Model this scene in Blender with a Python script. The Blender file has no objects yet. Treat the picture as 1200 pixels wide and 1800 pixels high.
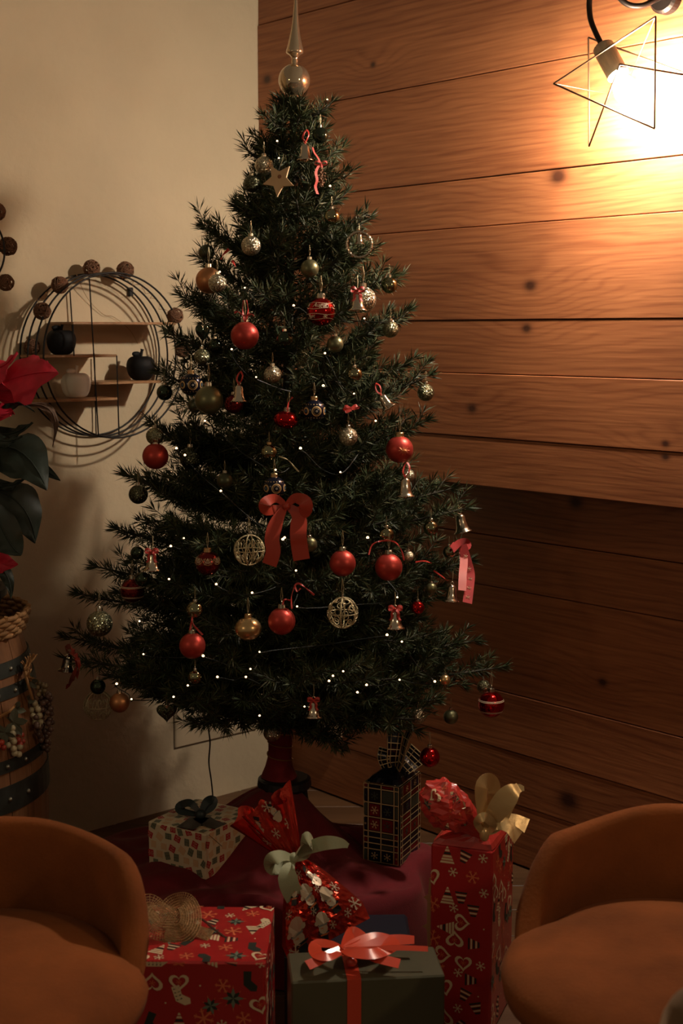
import bpy, math, random
import numpy as np
from mathutils import Vector, Matrix
random.seed(7); np.random.seed(7)
PI = math.pi
SC = bpy.context.scene
COL = SC.collection
# ------------------------------------------------------------------ camera
FPX, CAMH = 2450.0, 1.41
PITCH = math.atan2(317.0, FPX)
cam = bpy.data.cameras.new('camera'); camo = bpy.data.objects.new('camera', cam); COL.objects.link(camo)
cam.sensor_fit = 'HORIZONTAL'; cam.sensor_width = 36.0; cam.lens = 36.0*FPX/1200.0
camo.location = (0, 0, CAMH); camo.rotation_euler = (PI/2-PITCH, 0, 0)
cam.clip_start = 0.05
cam.dof.use_dof = True; cam.dof.focus_distance = 3.25; cam.dof.aperture_fstop = 8.0
SC.camera = camo
# ------------------------------------------------------------------ world, lamps, exposure
W = bpy.data.worlds.new('world'); SC.world = W; W.use_nodes = True
W.node_tree.nodes['Background'].inputs[0].default_value = (1.0, 0.76, 0.50, 1)
W.node_tree.nodes['Background'].inputs[1].default_value = 0.12
def lamp(name, loc, watts, col, radius):
    l = bpy.data.lights.new(name, 'POINT'); l.energy = watts; l.color = col; l.shadow_soft_size = radius
    o = bpy.data.objects.new(name, l); COL.objects.link(o); o.location = loc; return o
WARM = (1.0, 0.72, 0.44)
lamp('room_lamp_left_light', (-1.75, 0.95, 1.75), 8.0, WARM, 0.07)      # the room's other lamps, beside and behind the camera
lamp('room_lamp_right_light', (1.75, 1.0, 1.90), 22.0, WARM, 0.07)
STAR_BULB = 1600.0
SC.view_settings.view_transform = 'Standard'; SC.view_settings.look = 'None'
SC.view_settings.gamma = 1.0; SC.view_settings.use_curve_mapping = False
SC.view_settings.exposure = 0.0
# ------------------------------------------------------------------ picture-to-place helpers
CP, SP = math.cos(PITCH), math.sin(PITCH)
def ray(px, py):
    a, b = (px-600.0)/FPX, (900.0-py)/FPX
    return Vector((a, CP+SP*b, -SP+CP*b))
def at(px, py, Y):
    d = ray(px, py); t = Y/d.y; return Vector((d.x*t, Y, CAMH+d.z*t))
def atz(px, py, z):
    d = ray(px, py); t = (z-CAMH)/d.z; return Vector((d.x*t, d.y*t, z))
def pxm(Y): return FPX/(Y*1.0)          # pixels for one metre at that depth
CORNER = Vector((-0.245, 4.236, 0)); UL = Vector((-0.750, -0.661, 0)).normalized(); UR = Vector((-UL.y, UL.x, 0))
def WL(a, h, z): p = CORNER+UL*a+UR*h; return Vector((p.x, p.y, z))
def WR(a, h, z): p = CORNER+UR*a+UL*h; return Vector((p.x, p.y, z))
def onwall(px, py, n, u, h):
    d = ray(px, py); t = (CORNER+n*h).dot(n)/d.dot(n); P = d*t
    return (P-CORNER).dot(u), CAMH+P.z
def on_left(px, py, h=0): return onwall(px, py, UR, UL, h)
def on_right(px, py, h=0): return onwall(px, py, UL, UR, h)
# ------------------------------------------------------------------ object helpers
def root_loc(o):
    while o.parent: o = o.parent
    return o.location.copy()
def tag(o, label=None, cat=None, group=None, kind=None):
    if label: o['label'] = label
    if cat: o['category'] = cat
    if group: o['group'] = group
    if kind: o['kind'] = kind
    return o
def thing(name, label, cat, loc=(0,0,0), rotz=0.0, group=None, scale=1.0):
    o = bpy.data.objects.new(name, None); COL.objects.link(o); o.empty_display_size = 0.03
    o.location = loc; o.rotation_euler = (0, 0, rotz); o.scale = (scale,)*3
    return tag(o, label, cat, group)
def mk(name, V, Fc, mats, smooth=False, fm=None):
    me = bpy.data.meshes.new(name)
    me.from_pydata([tuple(v) for v in V], [], [tuple(f) for f in Fc])
    for m in (mats if isinstance(mats, (list, tuple)) else [mats]): me.materials.append(m)
    if fm is not None: me.polygons.foreach_set('material_index', fm)
    if smooth: me.polygons.foreach_set('use_smooth', [True]*len(me.polygons))
    me.update(); return me
def link(name, me, parent=None, label=None, cat=None, group=None, kind=None, loc=None):
    o = bpy.data.objects.new(name, me); COL.objects.link(o)
    if parent: o.parent = parent
    if loc is not None: o.location = loc
    return tag(o, label, cat, group, kind)
class MB:
    """collects faces of one part"""
    def __init__(s): s.V = []; s.F = []; s.fm = []
    def add(s, V, F, m=0):
        n = len(s.V); s.V += [Vector(v) for v in V]; s.F += [tuple(i+n for i in f) for f in F]; s.fm += [m]*len(F); return s
    def mesh(s, name, mats, smooth=False, off=None):
        V = s.V if off is None else [v-off for v in s.V]
        return mk(name, V, s.F, mats, smooth, s.fm)
    def build(s, name, mats, parent=None, smooth=False, world=False, **k):
        off = root_loc(parent) if (world and parent) else None
        return link(name, s.mesh(name, mats, smooth, off), parent, **k)
def frames(P, closed=False):
    P = [Vector(p) for p in P]; n = len(P); T = []
    for i in range(n):
        a = P[i-1] if (i > 0 or closed) else P[i]; b = P[(i+1) % n] if (i < n-1 or closed) else P[i]
        t = b-a; T.append(t.normalized() if t.length > 1e-9 else Vector((0,0,1)))
    up = Vector((0,0,1)) if abs(T[0].z) < .9 else Vector((1,0,0))
    N = (up-T[0]*up.dot(T[0])).normalized(); out = []
    for i in range(n):
        N = N-T[i]*N.dot(T[i])
        N = N.normalized() if N.length > 1e-6 else T[i].orthogonal().normalized()
        out.append((T[i], N, T[i].cross(N)))
    return P, out
def tube(P, r, sides=6, closed=False, caps=True):
    P, fr = frames(P, closed); n = len(P); V = []; F = []
    for i in range(n):
        rr = r[i] if isinstance(r, (list, tuple)) else r
        for k in range(sides):
            a = 2*PI*k/sides; V.append(P[i]+fr[i][1]*math.cos(a)*rr+fr[i][2]*math.sin(a)*rr)
    for i in range(n if closed else n-1):
        j = (i+1) % n
        for k in range(sides):
            l = (k+1) % sides; F.append((i*sides+k, i*sides+l, j*sides+l, j*sides+k))
    if caps and not closed:
        F.append(tuple(range(sides))[::-1]); F.append(tuple(range((n-1)*sides, n*sides)))
    return V, F
def lathe(prof, seg=24, c=(0,0,0), rad=None):
    c = Vector(c); V = []; F = []; n = len(prof)
    for k in range(seg):
        a = 2*PI*k/seg; q = rad(a) if rad else 1.0
        for (r, z) in prof: V.append(c+Vector((math.cos(a)*r*q, math.sin(a)*r*q, z)))
    for k in range(seg):
        l = (k+1) % seg
        for i in range(n-1): F.append((k*n+i, l*n+i, l*n+i+1, k*n+i+1))
    return V, F
def boxv(x0, x1, y0, y1, z0, z1, b=0.0):
    if b <= 0:
        V = [(x,y,z) for x in (x0,x1) for y in (y0,y1) for z in (z0,z1)]
        return V, [(0,1,3,2),(4,6,7,5),(0,4,5,1),(2,3,7,6),(0,2,6,4),(1,5,7,3)]
    V = []; F = []     # chamfered box
    X = (x0,x1); Y = (y0,y1); Z = (z0,z1); idx = {}
    for i in (0,1):
        for j in (0,1):
            for k in (0,1):
                sx, sy, sz = 1-2*i, 1-2*j, 1-2*k
                for ax in range(3):
                    p = [X[i]+sx*b, Y[j]+sy*b, Z[k]+sz*b]; p[ax] = (X[i],Y[j],Z[k])[ax]
                    idx[(i,j,k,ax)] = len(V); V.append(tuple(p))
    for ax in range(3):
        o = [a for a in range(3) if a != ax]
        for s in (0,1):
            q = []
            for (a, c) in ((0,0),(1,0),(1,1),(0,1)):
                k = [0,0,0]; k[ax] = s; k[o[0]] = a; k[o[1]] = c; q.append(idx[(*k,ax)])
            F.append(tuple(q))
    for ax in range(3):
        o = [a for a in range(3) if a != ax]
        for a in (0,1):
            for c in (0,1):
                k0 = [0,0,0]; k0[o[0]] = a; k0[o[1]] = c; k1 = list(k0); k1[ax] = 1
                F.append((idx[(*k0,o[0])], idx[(*k1,o[0])], idx[(*k1,o[1])], idx[(*k0,o[1])]))
    for i in (0,1):
        for j in (0,1):
            for k in (0,1): F.append((idx[(i,j,k,0)], idx[(i,j,k,1)], idx[(i,j,k,2)]))
    return V, F
def sphere(seg=20, rings=12, r=1.0, c=(0,0,0)):
    return lathe([(r*math.sin(PI*i/rings)+(1e-5 if i in (0,rings) else 0), -r*math.cos(PI*i/rings)) for i in range(rings+1)], seg, c)
def strip(P, Wd, th=0.0008):
    """a ribbon: centre points, half-width vectors; real thickness, crisp edges"""
    P = [Vector(p) for p in P]; n = len(P); S = []
    for i in range(n):
        t = (P[min(i+1,n-1)]-P[max(i-1,0)]); w = Vector(Wd[i]); nn = t.cross(w)
        nn = nn.normalized()*th if nn.length > 1e-9 else Vector((0,0,th))
        S.append((P[i]-w+nn, P[i]+w+nn, P[i]+w-nn, P[i]-w-nn))
    V = []; F = []
    for k in range(4):
        o = len(V)
        for s in S: V += [s[k], s[(k+1) % 4]]
        for i in range(n-1): a = o+2*i; F.append((a, a+1, a+3, a+2))
    for s, rev in ((S[0], True), (S[-1], False)):
        o = len(V); V += list(s); F.append((o+3,o+2,o+1,o) if rev else (o,o+1,o+2,o+3))
    return V, F
def smooth_path(pts, n=8, closed=False):
    P = [Vector(p) for p in pts]; m = len(P); out = []
    for i in range(m if closed else m-1):
        g = lambda j: P[j % m] if closed else P[max(0, min(m-1, j))]
        a, b, c, d = g(i-1), g(i), g(i+1), g(i+2)
        for k in range(n):
            t = k/n
            out.append(.5*((2*b)+(c-a)*t+(2*a-5*b+4*c-d)*t*t+(3*b-a-3*c+d)*t**3))
    if not closed: out.append(P[-1])
    return out
# ------------------------------------------------------------------ materials
MATS = {}
def mat(name, col, rough=.6, metal=0.0, noise=0.0, nscale=8.0, bump=0.0, bscale=60.0, sheen=0.0, spec=.5, glitter=0.0, emit=None, trans=0.0, coat=0.0, alpha=1.0, objrand=0.0):
    if name in MATS: return MATS[name]
    m = bpy.data.materials.new(name); m.use_nodes = True; nt = m.node_tree; N = nt.nodes; L = nt.links
    b = N['Principled BSDF']; I = b.inputs
    I['Base Color'].default_value = (*col, 1); I['Roughness'].default_value = rough; I['Metallic'].default_value = metal
    I['Specular IOR Level'].default_value = spec
    if sheen: I['Sheen Weight'].default_value = sheen; I['Sheen Roughness'].default_value = .45; I['Sheen Tint'].default_value = (1,.6,.35,1)
    if coat: I['Coat Weight'].default_value = coat; I['Coat Roughness'].default_value = .08
    if trans: I['Transmission Weight'].default_value = trans
    if alpha < 1: I['Alpha'].default_value = alpha
    if emit: I['Emission Color'].default_value = (*emit[0], 1); I['Emission Strength'].default_value = emit[1]
    tc = N.new('ShaderNodeTexCoord')
    if noise or objrand:
        nz = N.new('ShaderNodeTexNoise'); nz.inputs['Scale'].default_value = nscale; nz.inputs['Detail'].default_value = 5
        L.new(tc.outputs['Object'], nz.inputs['Vector'])
        mr = N.new('ShaderNodeMapRange'); mr.inputs[1].default_value = .3; mr.inputs[2].default_value = .7
        mr.inputs[3].default_value = 1-noise; mr.inputs[4].default_value = 1+noise
        L.new(nz.outputs[0], mr.inputs[0]); val = mr.outputs[0]
        if objrand:
            oi = N.new('ShaderNodeObjectInfo'); m2 = N.new('ShaderNodeMapRange')
            m2.inputs[3].default_value = 1-objrand; m2.inputs[4].default_value = 1+objrand
            L.new(oi.outputs['Random'], m2.inputs[0]); mu = N.new('ShaderNodeMath'); mu.operation = 'MULTIPLY'
            L.new(val, mu.inputs[0]); L.new(m2.outputs[0], mu.inputs[1]); val = mu.outputs[0]
        mx = N.new('ShaderNodeVectorMath'); mx.operation = 'SCALE'; mx.inputs[0].default_value = col
        L.new(val, mx.inputs['Scale']); L.new(mx.outputs[0], I['Base Color'])
    if bump:
        nb = N.new('ShaderNodeTexNoise'); nb.inputs['Scale'].default_value = bscale; nb.inputs['Detail'].default_value = 4
        L.new(tc.outputs['Object'], nb.inputs['Vector'])
        bp = N.new('ShaderNodeBump'); bp.inputs['Strength'].default_value = bump; bp.inputs['Distance'].default_value = .01
        L.new(nb.outputs[0], bp.inputs['Height']); L.new(bp.outputs[0], I['Normal'])
    if glitter:
        vo = N.new('ShaderNodeTexVoronoi'); vo.inputs['Scale'].default_value = glitter
        L.new(tc.outputs['Object'], vo.inputs['Vector'])
        sb = N.new('ShaderNodeVectorMath'); sb.operation = 'SUBTRACT'; sb.inputs[1].default_value = (.5,.5,.5)
        L.new(vo.outputs['Color'], sb.inputs[0])
        sc = N.new('ShaderNodeVectorMath'); sc.operation = 'SCALE'; sc.inputs['Scale'].default_value = 1.1
        sp_ = N.new('ShaderNodeSeparateXYZ'); L.new(vo.outputs['Color'], sp_.inputs[0]); mg = N.new('ShaderNodeMapRange'); mg.inputs[3].default_value = .25; mg.inputs[4].default_value = 1.9; L.new(sp_.outputs[1], mg.inputs[0])
        vc = N.new('ShaderNodeVectorMath'); vc.operation = 'SCALE'; vc.inputs[0].default_value = col; L.new(mg.outputs[0], vc.inputs['Scale']); L.new(vc.outputs[0], I['Base Color'])
        L.new(sb.outputs[0], sc.inputs[0]); ge = N.new('ShaderNodeNewGeometry')
        ad = N.new('ShaderNodeVectorMath'); L.new(ge.outputs['Normal'], ad.inputs[0]); L.new(sc.outputs[0], ad.inputs[1])
        no = N.new('ShaderNodeVectorMath'); no.operation = 'NORMALIZE'; L.new(ad.outputs[0], no.inputs[0]); L.new(no.outputs[0], I['Normal'])
    MATS[name] = m; return m
def wood_mat(name, light, dark, knots=(), along=(2.2, 20.0, 34.0), rough=.42, seed=0.0, axis_flip=False, knot_k=12.0, wav=16.0, wvk=.2, coat=0.0):
    """long grain along local x; rings close round the knots (x, z, size)"""
    m = bpy.data.materials.new(name); m.use_nodes = True; nt = m.node_tree; N = nt.nodes; L = nt.links
    b = N['Principled BSDF']; tc = N.new('ShaderNodeTexCoord')
    def math_(op, a, c=None):
        n = N.new('ShaderNodeMath'); n.operation = op
        for i, v in enumerate((a, c)):
            if v is None: continue
            if isinstance(v, (int, float)): n.inputs[i].default_value = v
            else: L.new(v, n.inputs[i])
        return n.outputs[0]
    src = tc.outputs['Object']
    if axis_flip:
        sw = N.new('ShaderNodeSeparateXYZ'); cb = N.new('ShaderNodeCombineXYZ'); L.new(src, sw.inputs[0])
        L.new(sw.outputs[2], cb.inputs[0]); L.new(sw.outputs[0], cb.inputs[2]); L.new(sw.outputs[1], cb.inputs[1]); src = cb.outputs[0]
    mp = N.new('ShaderNodeMapping'); mp.inputs['Scale'].default_value = (along[0], along[1]*.5, along[1]*.5); mp.inputs['Location'].default_value = (seed*3.1, seed*1.7, seed*2.3)
    L.new(src, mp.inputs[0])
    n1 = N.new('ShaderNodeTexNoise'); n1.inputs['Scale'].default_value = 1.0; n1.inputs['Detail'].default_value = 3; n1.inputs['Distortion'].default_value = .6
    L.new(mp.outputs[0], n1.inputs['Vector'])
    se = N.new('ShaderNodeSeparateXYZ'); L.new(src, se.inputs[0])
    field = math_('ADD', math_('MULTIPLY', se.outputs[2], along[2]), math_('MULTIPLY', n1.outputs[0], wav))
    dk = None
    for (kx, kz, ks) in knots:
        dx = math_('MULTIPLY', math_('SUBTRACT', se.outputs[0], kx), .45/ks); dz = math_('MULTIPLY', math_('SUBTRACT', se.outputs[2], kz), 1.0/ks)
        d2 = math_('ADD', math_('MULTIPLY', dx, dx), math_('MULTIPLY', dz, dz))
        field = math_('ADD', field, math_('MULTIPLY', math_('EXPONENT', math_('MULTIPLY', d2, -.07)), knot_k))
        dxx = math_('MULTIPLY', dx, 1.6); core = math_('EXPONENT', math_('MULTIPLY', math_('ADD', math_('MULTIPLY', dxx, dxx), math_('MULTIPLY', dz, dz)), -2.2))
        dk = core if dk is None else math_('MAXIMUM', dk, core)
    wv = math_('SUBTRACT', 1.0, math_('POWER', math_('ADD', math_('MULTIPLY', math_('SINE', field), .5), .5), 3.0))
    mp2 = N.new('ShaderNodeMapping'); mp2.inputs['Scale'].default_value = (6, 170, 170); L.new(src, mp2.inputs[0])
    n2 = N.new('ShaderNodeTexNoise'); n2.inputs['Scale'].default_value = 1.0; n2.inputs['Detail'].default_value = 4; L.new(mp2.outputs[0], n2.inputs['Vector'])
    mp3 = N.new('ShaderNodeMapping'); mp3.inputs['Scale'].default_value = (1.6, 5, 5); mp3.inputs['Location'].default_value = (seed*7.7, 0, seed); L.new(src, mp3.inputs[0])
    n3 = N.new('ShaderNodeTexNoise'); n3.inputs['Scale'].default_value = 1.0; n3.inputs['Detail'].default_value = 3; L.new(mp3.outputs[0], n3.inputs['Vector'])
    f = math_('ADD', math_('ADD', math_('MULTIPLY', wv, wvk), math_('MULTIPLY', n2.outputs[0], .95)), math_('MULTIPLY', n3.outputs[0], .9))
    mr = N.new('ShaderNodeMapRange'); mr.inputs[1].default_value = .70; mr.inputs[2].default_value = 1.42; L.new(f, mr.inputs[0])
    mx = N.new('ShaderNodeMix'); mx.data_type = 'RGBA'; mx.inputs[6].default_value = (*dark, 1); mx.inputs[7].default_value = (*light, 1); L.new(mr.outputs[0], mx.inputs[0])
    out = mx.outputs[2]
    if dk is not None:
        m2 = N.new('ShaderNodeMix'); m2.data_type = 'RGBA'; m2.inputs[7].default_value = (dark[0]*.22, dark[1]*.18, dark[2]*.18, 1)
        L.new(math_('MINIMUM', math_('MULTIPLY', dk, 1.15), .95), m2.inputs[0]); L.new(out, m2.inputs[6]); out = m2.outputs[2]
    L.new(out, b.inputs['Base Color']); b.inputs['Roughness'].default_value = rough; b.inputs['Coat Weight'].default_value = coat; b.inputs['Coat Roughness'].default_value = .42
    bp = N.new('ShaderNodeBump'); bp.inputs['Strength'].default_value = .12; bp.inputs['Distance'].default_value = .004; L.new(n2.outputs[0], bp.inputs['Height']); L.new(bp.outputs[0], b.inputs['Normal'])
    return m
# ------------------------------------------------------------------ the room
fm = wood_mat('floor_oak', (.15,.070,.030), (.08,.036,.014), rough=.5)
fl = MB(); fl.add(*boxv(-2.6, 2.2, -1.2, 6.0, -.12, -.021)); flo = fl.build('floor', mat('floor_base', (.02,.012,.007), .9), kind='structure')
board_me = MB().add(*boxv(-1.2, 1.2, -.0735, .0735, 0, .02, .0015)).mesh('floor_board', fm)
n = 0
for i in range(38):
    y = -.1+i*.15
    if y > 4.6: break
    for xo in (-1.2, 1.2):
        x = xo+((i*0.77) % 1.3)-.6
        link('floor_board', board_me, flo, loc=(x, y, -.0205)); n += 1
plaster = mat('plaster', (.62,.50,.33), .92, noise=.07, nscale=3.0, bump=.25, bscale=38.0, spec=.2)
def wall_box(name, u, nn, a0, a1, t0, t1, z0, z1, m, **k):
    b = MB(); V = []
    for a in (a0,a1):
        for h in (t0,t1):
            for z in (z0,z1): V.append(CORNER+u*a+nn*h+Vector((0,0,z)))
    b.add(V, [(0,1,3,2),(4,6,7,5),(0,4,5,1),(2,3,7,6),(0,2,6,4),(1,5,7,3)]); return b.build(name, m, kind='structure', **k)
wl = wall_box('wall_left', UL, UR, -.02, 4.2, -.12, 0, -.02, 2.75, plaster)
ZL = [0.004, 0.167, 0.308, 0.464, 0.741, 0.876, 1.017, 1.142, 1.304, 1.439, 1.672, 1.792, 2.044, 2.30, 2.48, 2.72]
wr = wall_box('wall_right', UR, UL, -.12, 4.4, -.17, -.112, -.02, 2.75, mat('wall_batten', (.03,.018,.01), .95))
KN = {8:[(.878,1.215,.017)], 7:[(1.474,1.16,.012)], 6:[(1.15,1.0,.022)], 9:[(1.055,1.418,.016)], 10:[(1.066,1.521,.021),(.45,1.60,.016)], 11:[(1.145,1.775,.026)], 1:[(1.148,.225,.03)], 4:[(1.247,.552,.016)], 13:[(.044,2.141,.02)]}
KN = {1:[(1.148,.225,.035)], 3:[(1.247,.552,.016)], 5:[(1.15,.99,.024)], 6:[(1.474,1.13,.012)], 7:[(.878,1.215,.018),(1.474,1.16,.012)], 8:[(1.055,1.418,.017)], 9:[(1.066,1.521,.021)], 10:[(1.145,1.775,.03)], 12:[(.044,2.141,.02),(.5,2.12,.012)], 11:[(.3,1.9,.016)]}
TONE_SHADE = [.92,.86,.95,.9,.85,.8,.98,1.04,.97,1.0,1.02,1.06,1.0,1.0,1.0]  # board tones vary; lower boards darkened further to paint in shade below the step
for i in range(len(ZL)-1):
    z0, z1 = ZL[i]+.0010, ZL[i+1]-.0010
    proud = 0.0 if i >= 6 else -.085          # upper cladding stands before the lower boards; unseen step deepened for its shadow
    proud += ((i*37) % 5-2)*.0009
    q = TONE_SHADE[i]; b = MB(); zc = (z0+z1)/2; L_ = 4.4
    b.add(*boxv(0.0, L_, 0, .022, z0-zc, z1-zc, .0016))
    kn = [(x, z-zc, s) for (x, z, s) in KN.get(i, [])]
    m = wood_mat('oak_board_%d' % i, (.42*q,.150*q,.053*q), (.19*q,.053*q,.0165*q), kn, along=(1.3,13.0,330.0), wav=34.0, knot_k=16.0, seed=i*1.37+.4, rough=.5, coat=.2)
    o = b.build('plank', m, wr)
    M = Matrix(((UR.x, UL.x, 0, 0), (UR.y, UL.y, 0, 0), (0, 0, 1, 0), (0, 0, 0, 1)))
    o.matrix_world = Matrix.Translation(CORNER+UL*(proud-.022)+Vector((0,0,zc))) @ M
# access hatch low on the plastered wall: a thin panel with a shadow gap round it
def wl_box(a0, a1, h0, h1, z0, z1, b=.0015):
    V, F = boxv(a0, a1, h0, h1, z0, z1, b); return [WL(v[0], v[1], v[2]) for v in V], F
hb = MB(); hb.add(*wl_box(.030, .338, -.004, .0008, .178, .50)); hatch = hb.build('access_hatch_gap', mat('hatch_gap', (.10,.06,.03), .95), wl)
hb = MB(); hb.add(*wl_box(.032, .334, -.004, .004, .182, .496, .004)); hb.build('access_hatch', mat('hatch_panel', (.58,.46,.30), .85, noise=.06, nscale=5), wl)
# low beige socket plate on the timber wall, left of the tree foot
V, F = boxv(.10, .283, -.086, -.066, .188, .275, .006)
sk = thing('wall_socket', 'beige plastic socket plate low on the timber wall behind the trunk', 'socket', WR(.19, -.05, .188))
MB().add([WR(*v) for v in V], F).build('cover_plate', mat('beige_plastic', (.55,.40,.24), .45), sk, world=True)
for k in (.145, .235):
    V, F = lathe([(.0001,0),(.018,0),(.02,.003),(.017,.003)], 16); MB().add([WR(k+v.x, -.066+v.z, .232+v.y) for v in V], F).build('socket_opening', mat('socket_dark', (.2,.14,.08), .6), sk, world=True)
# ------------------------------------------------------------------ star lamp on the timber wall
iron = mat('lamp_iron', (.035,.024,.018), .45, metal=.8)
LB = on_right(1102, 152, .130); lampc = WR(LB[0], .130, LB[1])
can = on_right(1166, -6, .02)
sl = thing('wall_lamp', 'lit wall lamp with dark curled arm and wire star shade on timber wall', 'lamp', WR(can[0], 0, can[1]))
V, F = lathe([(.0001,0),(.036,0),(.036,.022),(.03,.028),(.0001,.028)], 32)
MB().add([WR(can[0]+v.x, v.z, can[1]+v.y) for v in V], F).build('canopy', iron, sl, world=True)
def lp(px, py, h): a, z = on_right(px, py, h); return WR(a, h, z)
arm = smooth_path([WR(can[0], .025, can[1]), lp(1150, 0, .045), lp(1128, 10, .07), lp(1104, 8, .09), lp(1086, -8, .105), lp(1078, -34, .11), lp(1062, -52, .12), lp(1044, -38, .125), lp(1036, -4, .130), lp(1037, 30, .130), lp(1046, 56, .130), lp(1062, 88, .130)], 8)
MB().add(*tube(arm, .0062, 10)).build('arm', iron, sl, smooth=True, world=True)
s0, s1 = lp(1059, 82, .130), lp(1086, 132, .130); ax = (s1-s0).normalized()
def alongax(prof, base, ax, seg=24):
    rot = Vector((0,0,1)).rotation_difference(ax); V, F = lathe(prof, seg); return [base+rot @ v for v in V], F
Ls = (s1-s0).length
MB().add(*alongax([(.0001,-.001),(.021,-.001),(.0235,.002),(.0235,Ls),(.021,Ls),(.021,.01),(.0001,.01)], s0, ax)).build('socket', mat('lamp_socket', (.36,.29,.18), .5, metal=.2), sl, smooth=False, world=True)
prof = [(.0001,0),(.011,0),(.011,.012),(.016,.024),(.024,.04),(.027,.054),(.024,.068),(.014,.078),(.0001,.082)]
MB().add(*alongax(prof, s0+ax*(Ls-.012), ax)).build('bulb', mat('bulb_glow', (1,.8,.6), .3, emit=((1.0,.87,.71), STAR_BULB)), sl, smooth=True, world=True)
wire = mat('lamp_wire', (.10,.055,.03), .4, metal=.8)
P = {1:lp(973,147,.175), 2:lp(1152,29,.175), 3:lp(1150,226,.175), 4:lp(1035,257,.085), 5:lp(1034,66,.085), 6:lp(1218,134,.085), 7:lp(1089,113,.205), 8:lp(1107,135,.05), 9:lp(1066,165,.05)}
for (a, c) in ((1,2),(2,3),(3,1),(5,4),(4,7),(7,6),(6,5)):
    MB().add(*tube([P[a], P[c]], .0021, 8)).build('star_wire', wire, sl, world=True)
for (a, c) in ((2,8),(1,9)): MB().add(*tube([P[a], P[c]], .0009, 6)).build('star_wire', wire, sl, world=True)
# ------------------------------------------------------------------ round wire shelf on the plastered wall
blk = mat('black_wire', (.012,.010,.009), .5, metal=.4)
SA, SZ, SR = .592, 1.346, .219
ws = thing('round_wall_shelf', 'round black wire wall shelf with four small wooden boards', 'shelf', WL(SA, 0, SZ-SR))
def ring(h, r, a0=SA, z0=SZ, n=72): return [WL(a0+math.cos(2*PI*k/n)*r, h, z0+math.sin(2*PI*k/n)*r) for k in range(n)]
for h in (.012, .053, .094, .135): MB().add(*tube(ring(h, SR), .0026, 6, closed=True)).build('ring', blk, ws, smooth=True, world=True)
shw = wood_mat('shelf_wood', (.42,.22,.10), (.30,.15,.06), along=(6,60,120))
def sboard(x0, x1, y):
    (a0, z), (a1, _) = on_left(x0, y, .135), on_left(x1, y, .135)
    V, F = wl_box(min(a0,a1), max(a0,a1), .008, .137, z-.0035, z+.0035, .001)
    MB().add(V, F).build('shelf_board', shw, ws, world=True); return z+.0035
for q in range(0): pass
zb1 = sboard(128, 309, 568); zb2 = sboard(76, 205, 627); zb3 = sboard(70, 206, 706); zb4 = sboard(172, 284, 674)
def rod(x0, y0, x1, y1, h0, h1=None):
    h1 = h0 if h1 is None else h1; (a0, z0), (a1, z1) = on_left(x0,y0,h0), on_left(x1,y1,h1)
    MB().add(*tube([WL(a0,h0,z0), WL(a1,h1,z1)], .0018, 6)).build('rod', blk, ws, world=True)
rod(157, 490, 173, 766, .137); rod(205, 625, 209, 764, .137); rod(123, 512, 130, 625, .012); rod(166, 628, 169, 764, .012); rod(128, 570, 130, 626, .137)
a, z = on_left(229, 513, .006); V, F = wl_box(a-.007, a+.007, .0, .012, z-.012, z+.012, .002); MB().add(V, F).build('hanger_bracket', blk, ws, world=True)
def apple(px, py, rpx, h, m, ml, label, ztop):
    a, _ = on_left(px, py, h); c = WL(a, h, ztop); r = rpx/pxm(c.y)
    t = thing('decorative_apple', label, 'ornament', c, group='apples on the round shelf')
    pr = [(.0001,.10),(.30,.0),(.52,.03),(.72,.16),(.90,.45),(1.0,.85),(1.0,1.12),(.9,1.42),(.68,1.62),(.42,1.66),(.2,1.58),(.08,1.48),(.0001,1.46)]
    prof = [(p.x, p.z) for p in smooth_path([Vector((x,0,z)) for x, z in pr], 3)]
    V, F = lathe([(max(x,.0001)*r, z*r) for x, z in prof], 28, rad=lambda t_: 1+.02*math.cos(5*t_)); MB().add(V, F).build('apple_body', m, t, smooth=True)
    st = smooth_path([(0,0,1.45*r),(.02*r,0,1.75*r),(.12*r,0,2.15*r)], 4)
    MB().add(*tube(st, [.10*r]*(len(st)-1)+[.14*r], 8)).build('stem', ml, t, smooth=True)
    lf = MB(); Vl = []; n_ = 9
    V, F = sphere(12, 8); V = [Vector((-.38*r+v.x*.36*r, v.y*.16*r, 1.80*r+v.z*.20*r+abs(v.x)*.03*r)) for v in V]; lf.add(V, F).build('leaf', ml, t, smooth=True)
    t.rotation_euler = (0, 0, math.atan2(UL.y, UL.x)+PI)
blm = mat('black_ceramic', (.005,.0045,.0045), .65, spec=.25); whm = mat('white_ceramic', (.84,.76,.62), .6)
apple(108, 600, 25.5, .075, blm, blm, 'black ceramic apple on the left board, above the white apple', zb2)
apple(248, 650, 25, .085, blm, blm, 'black ceramic apple on the right board of the round shelf', zb4)
apple(134, 680, 26, .08, whm, whm, 'white ceramic apple on the lowest board of the round shelf', zb3)
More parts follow.
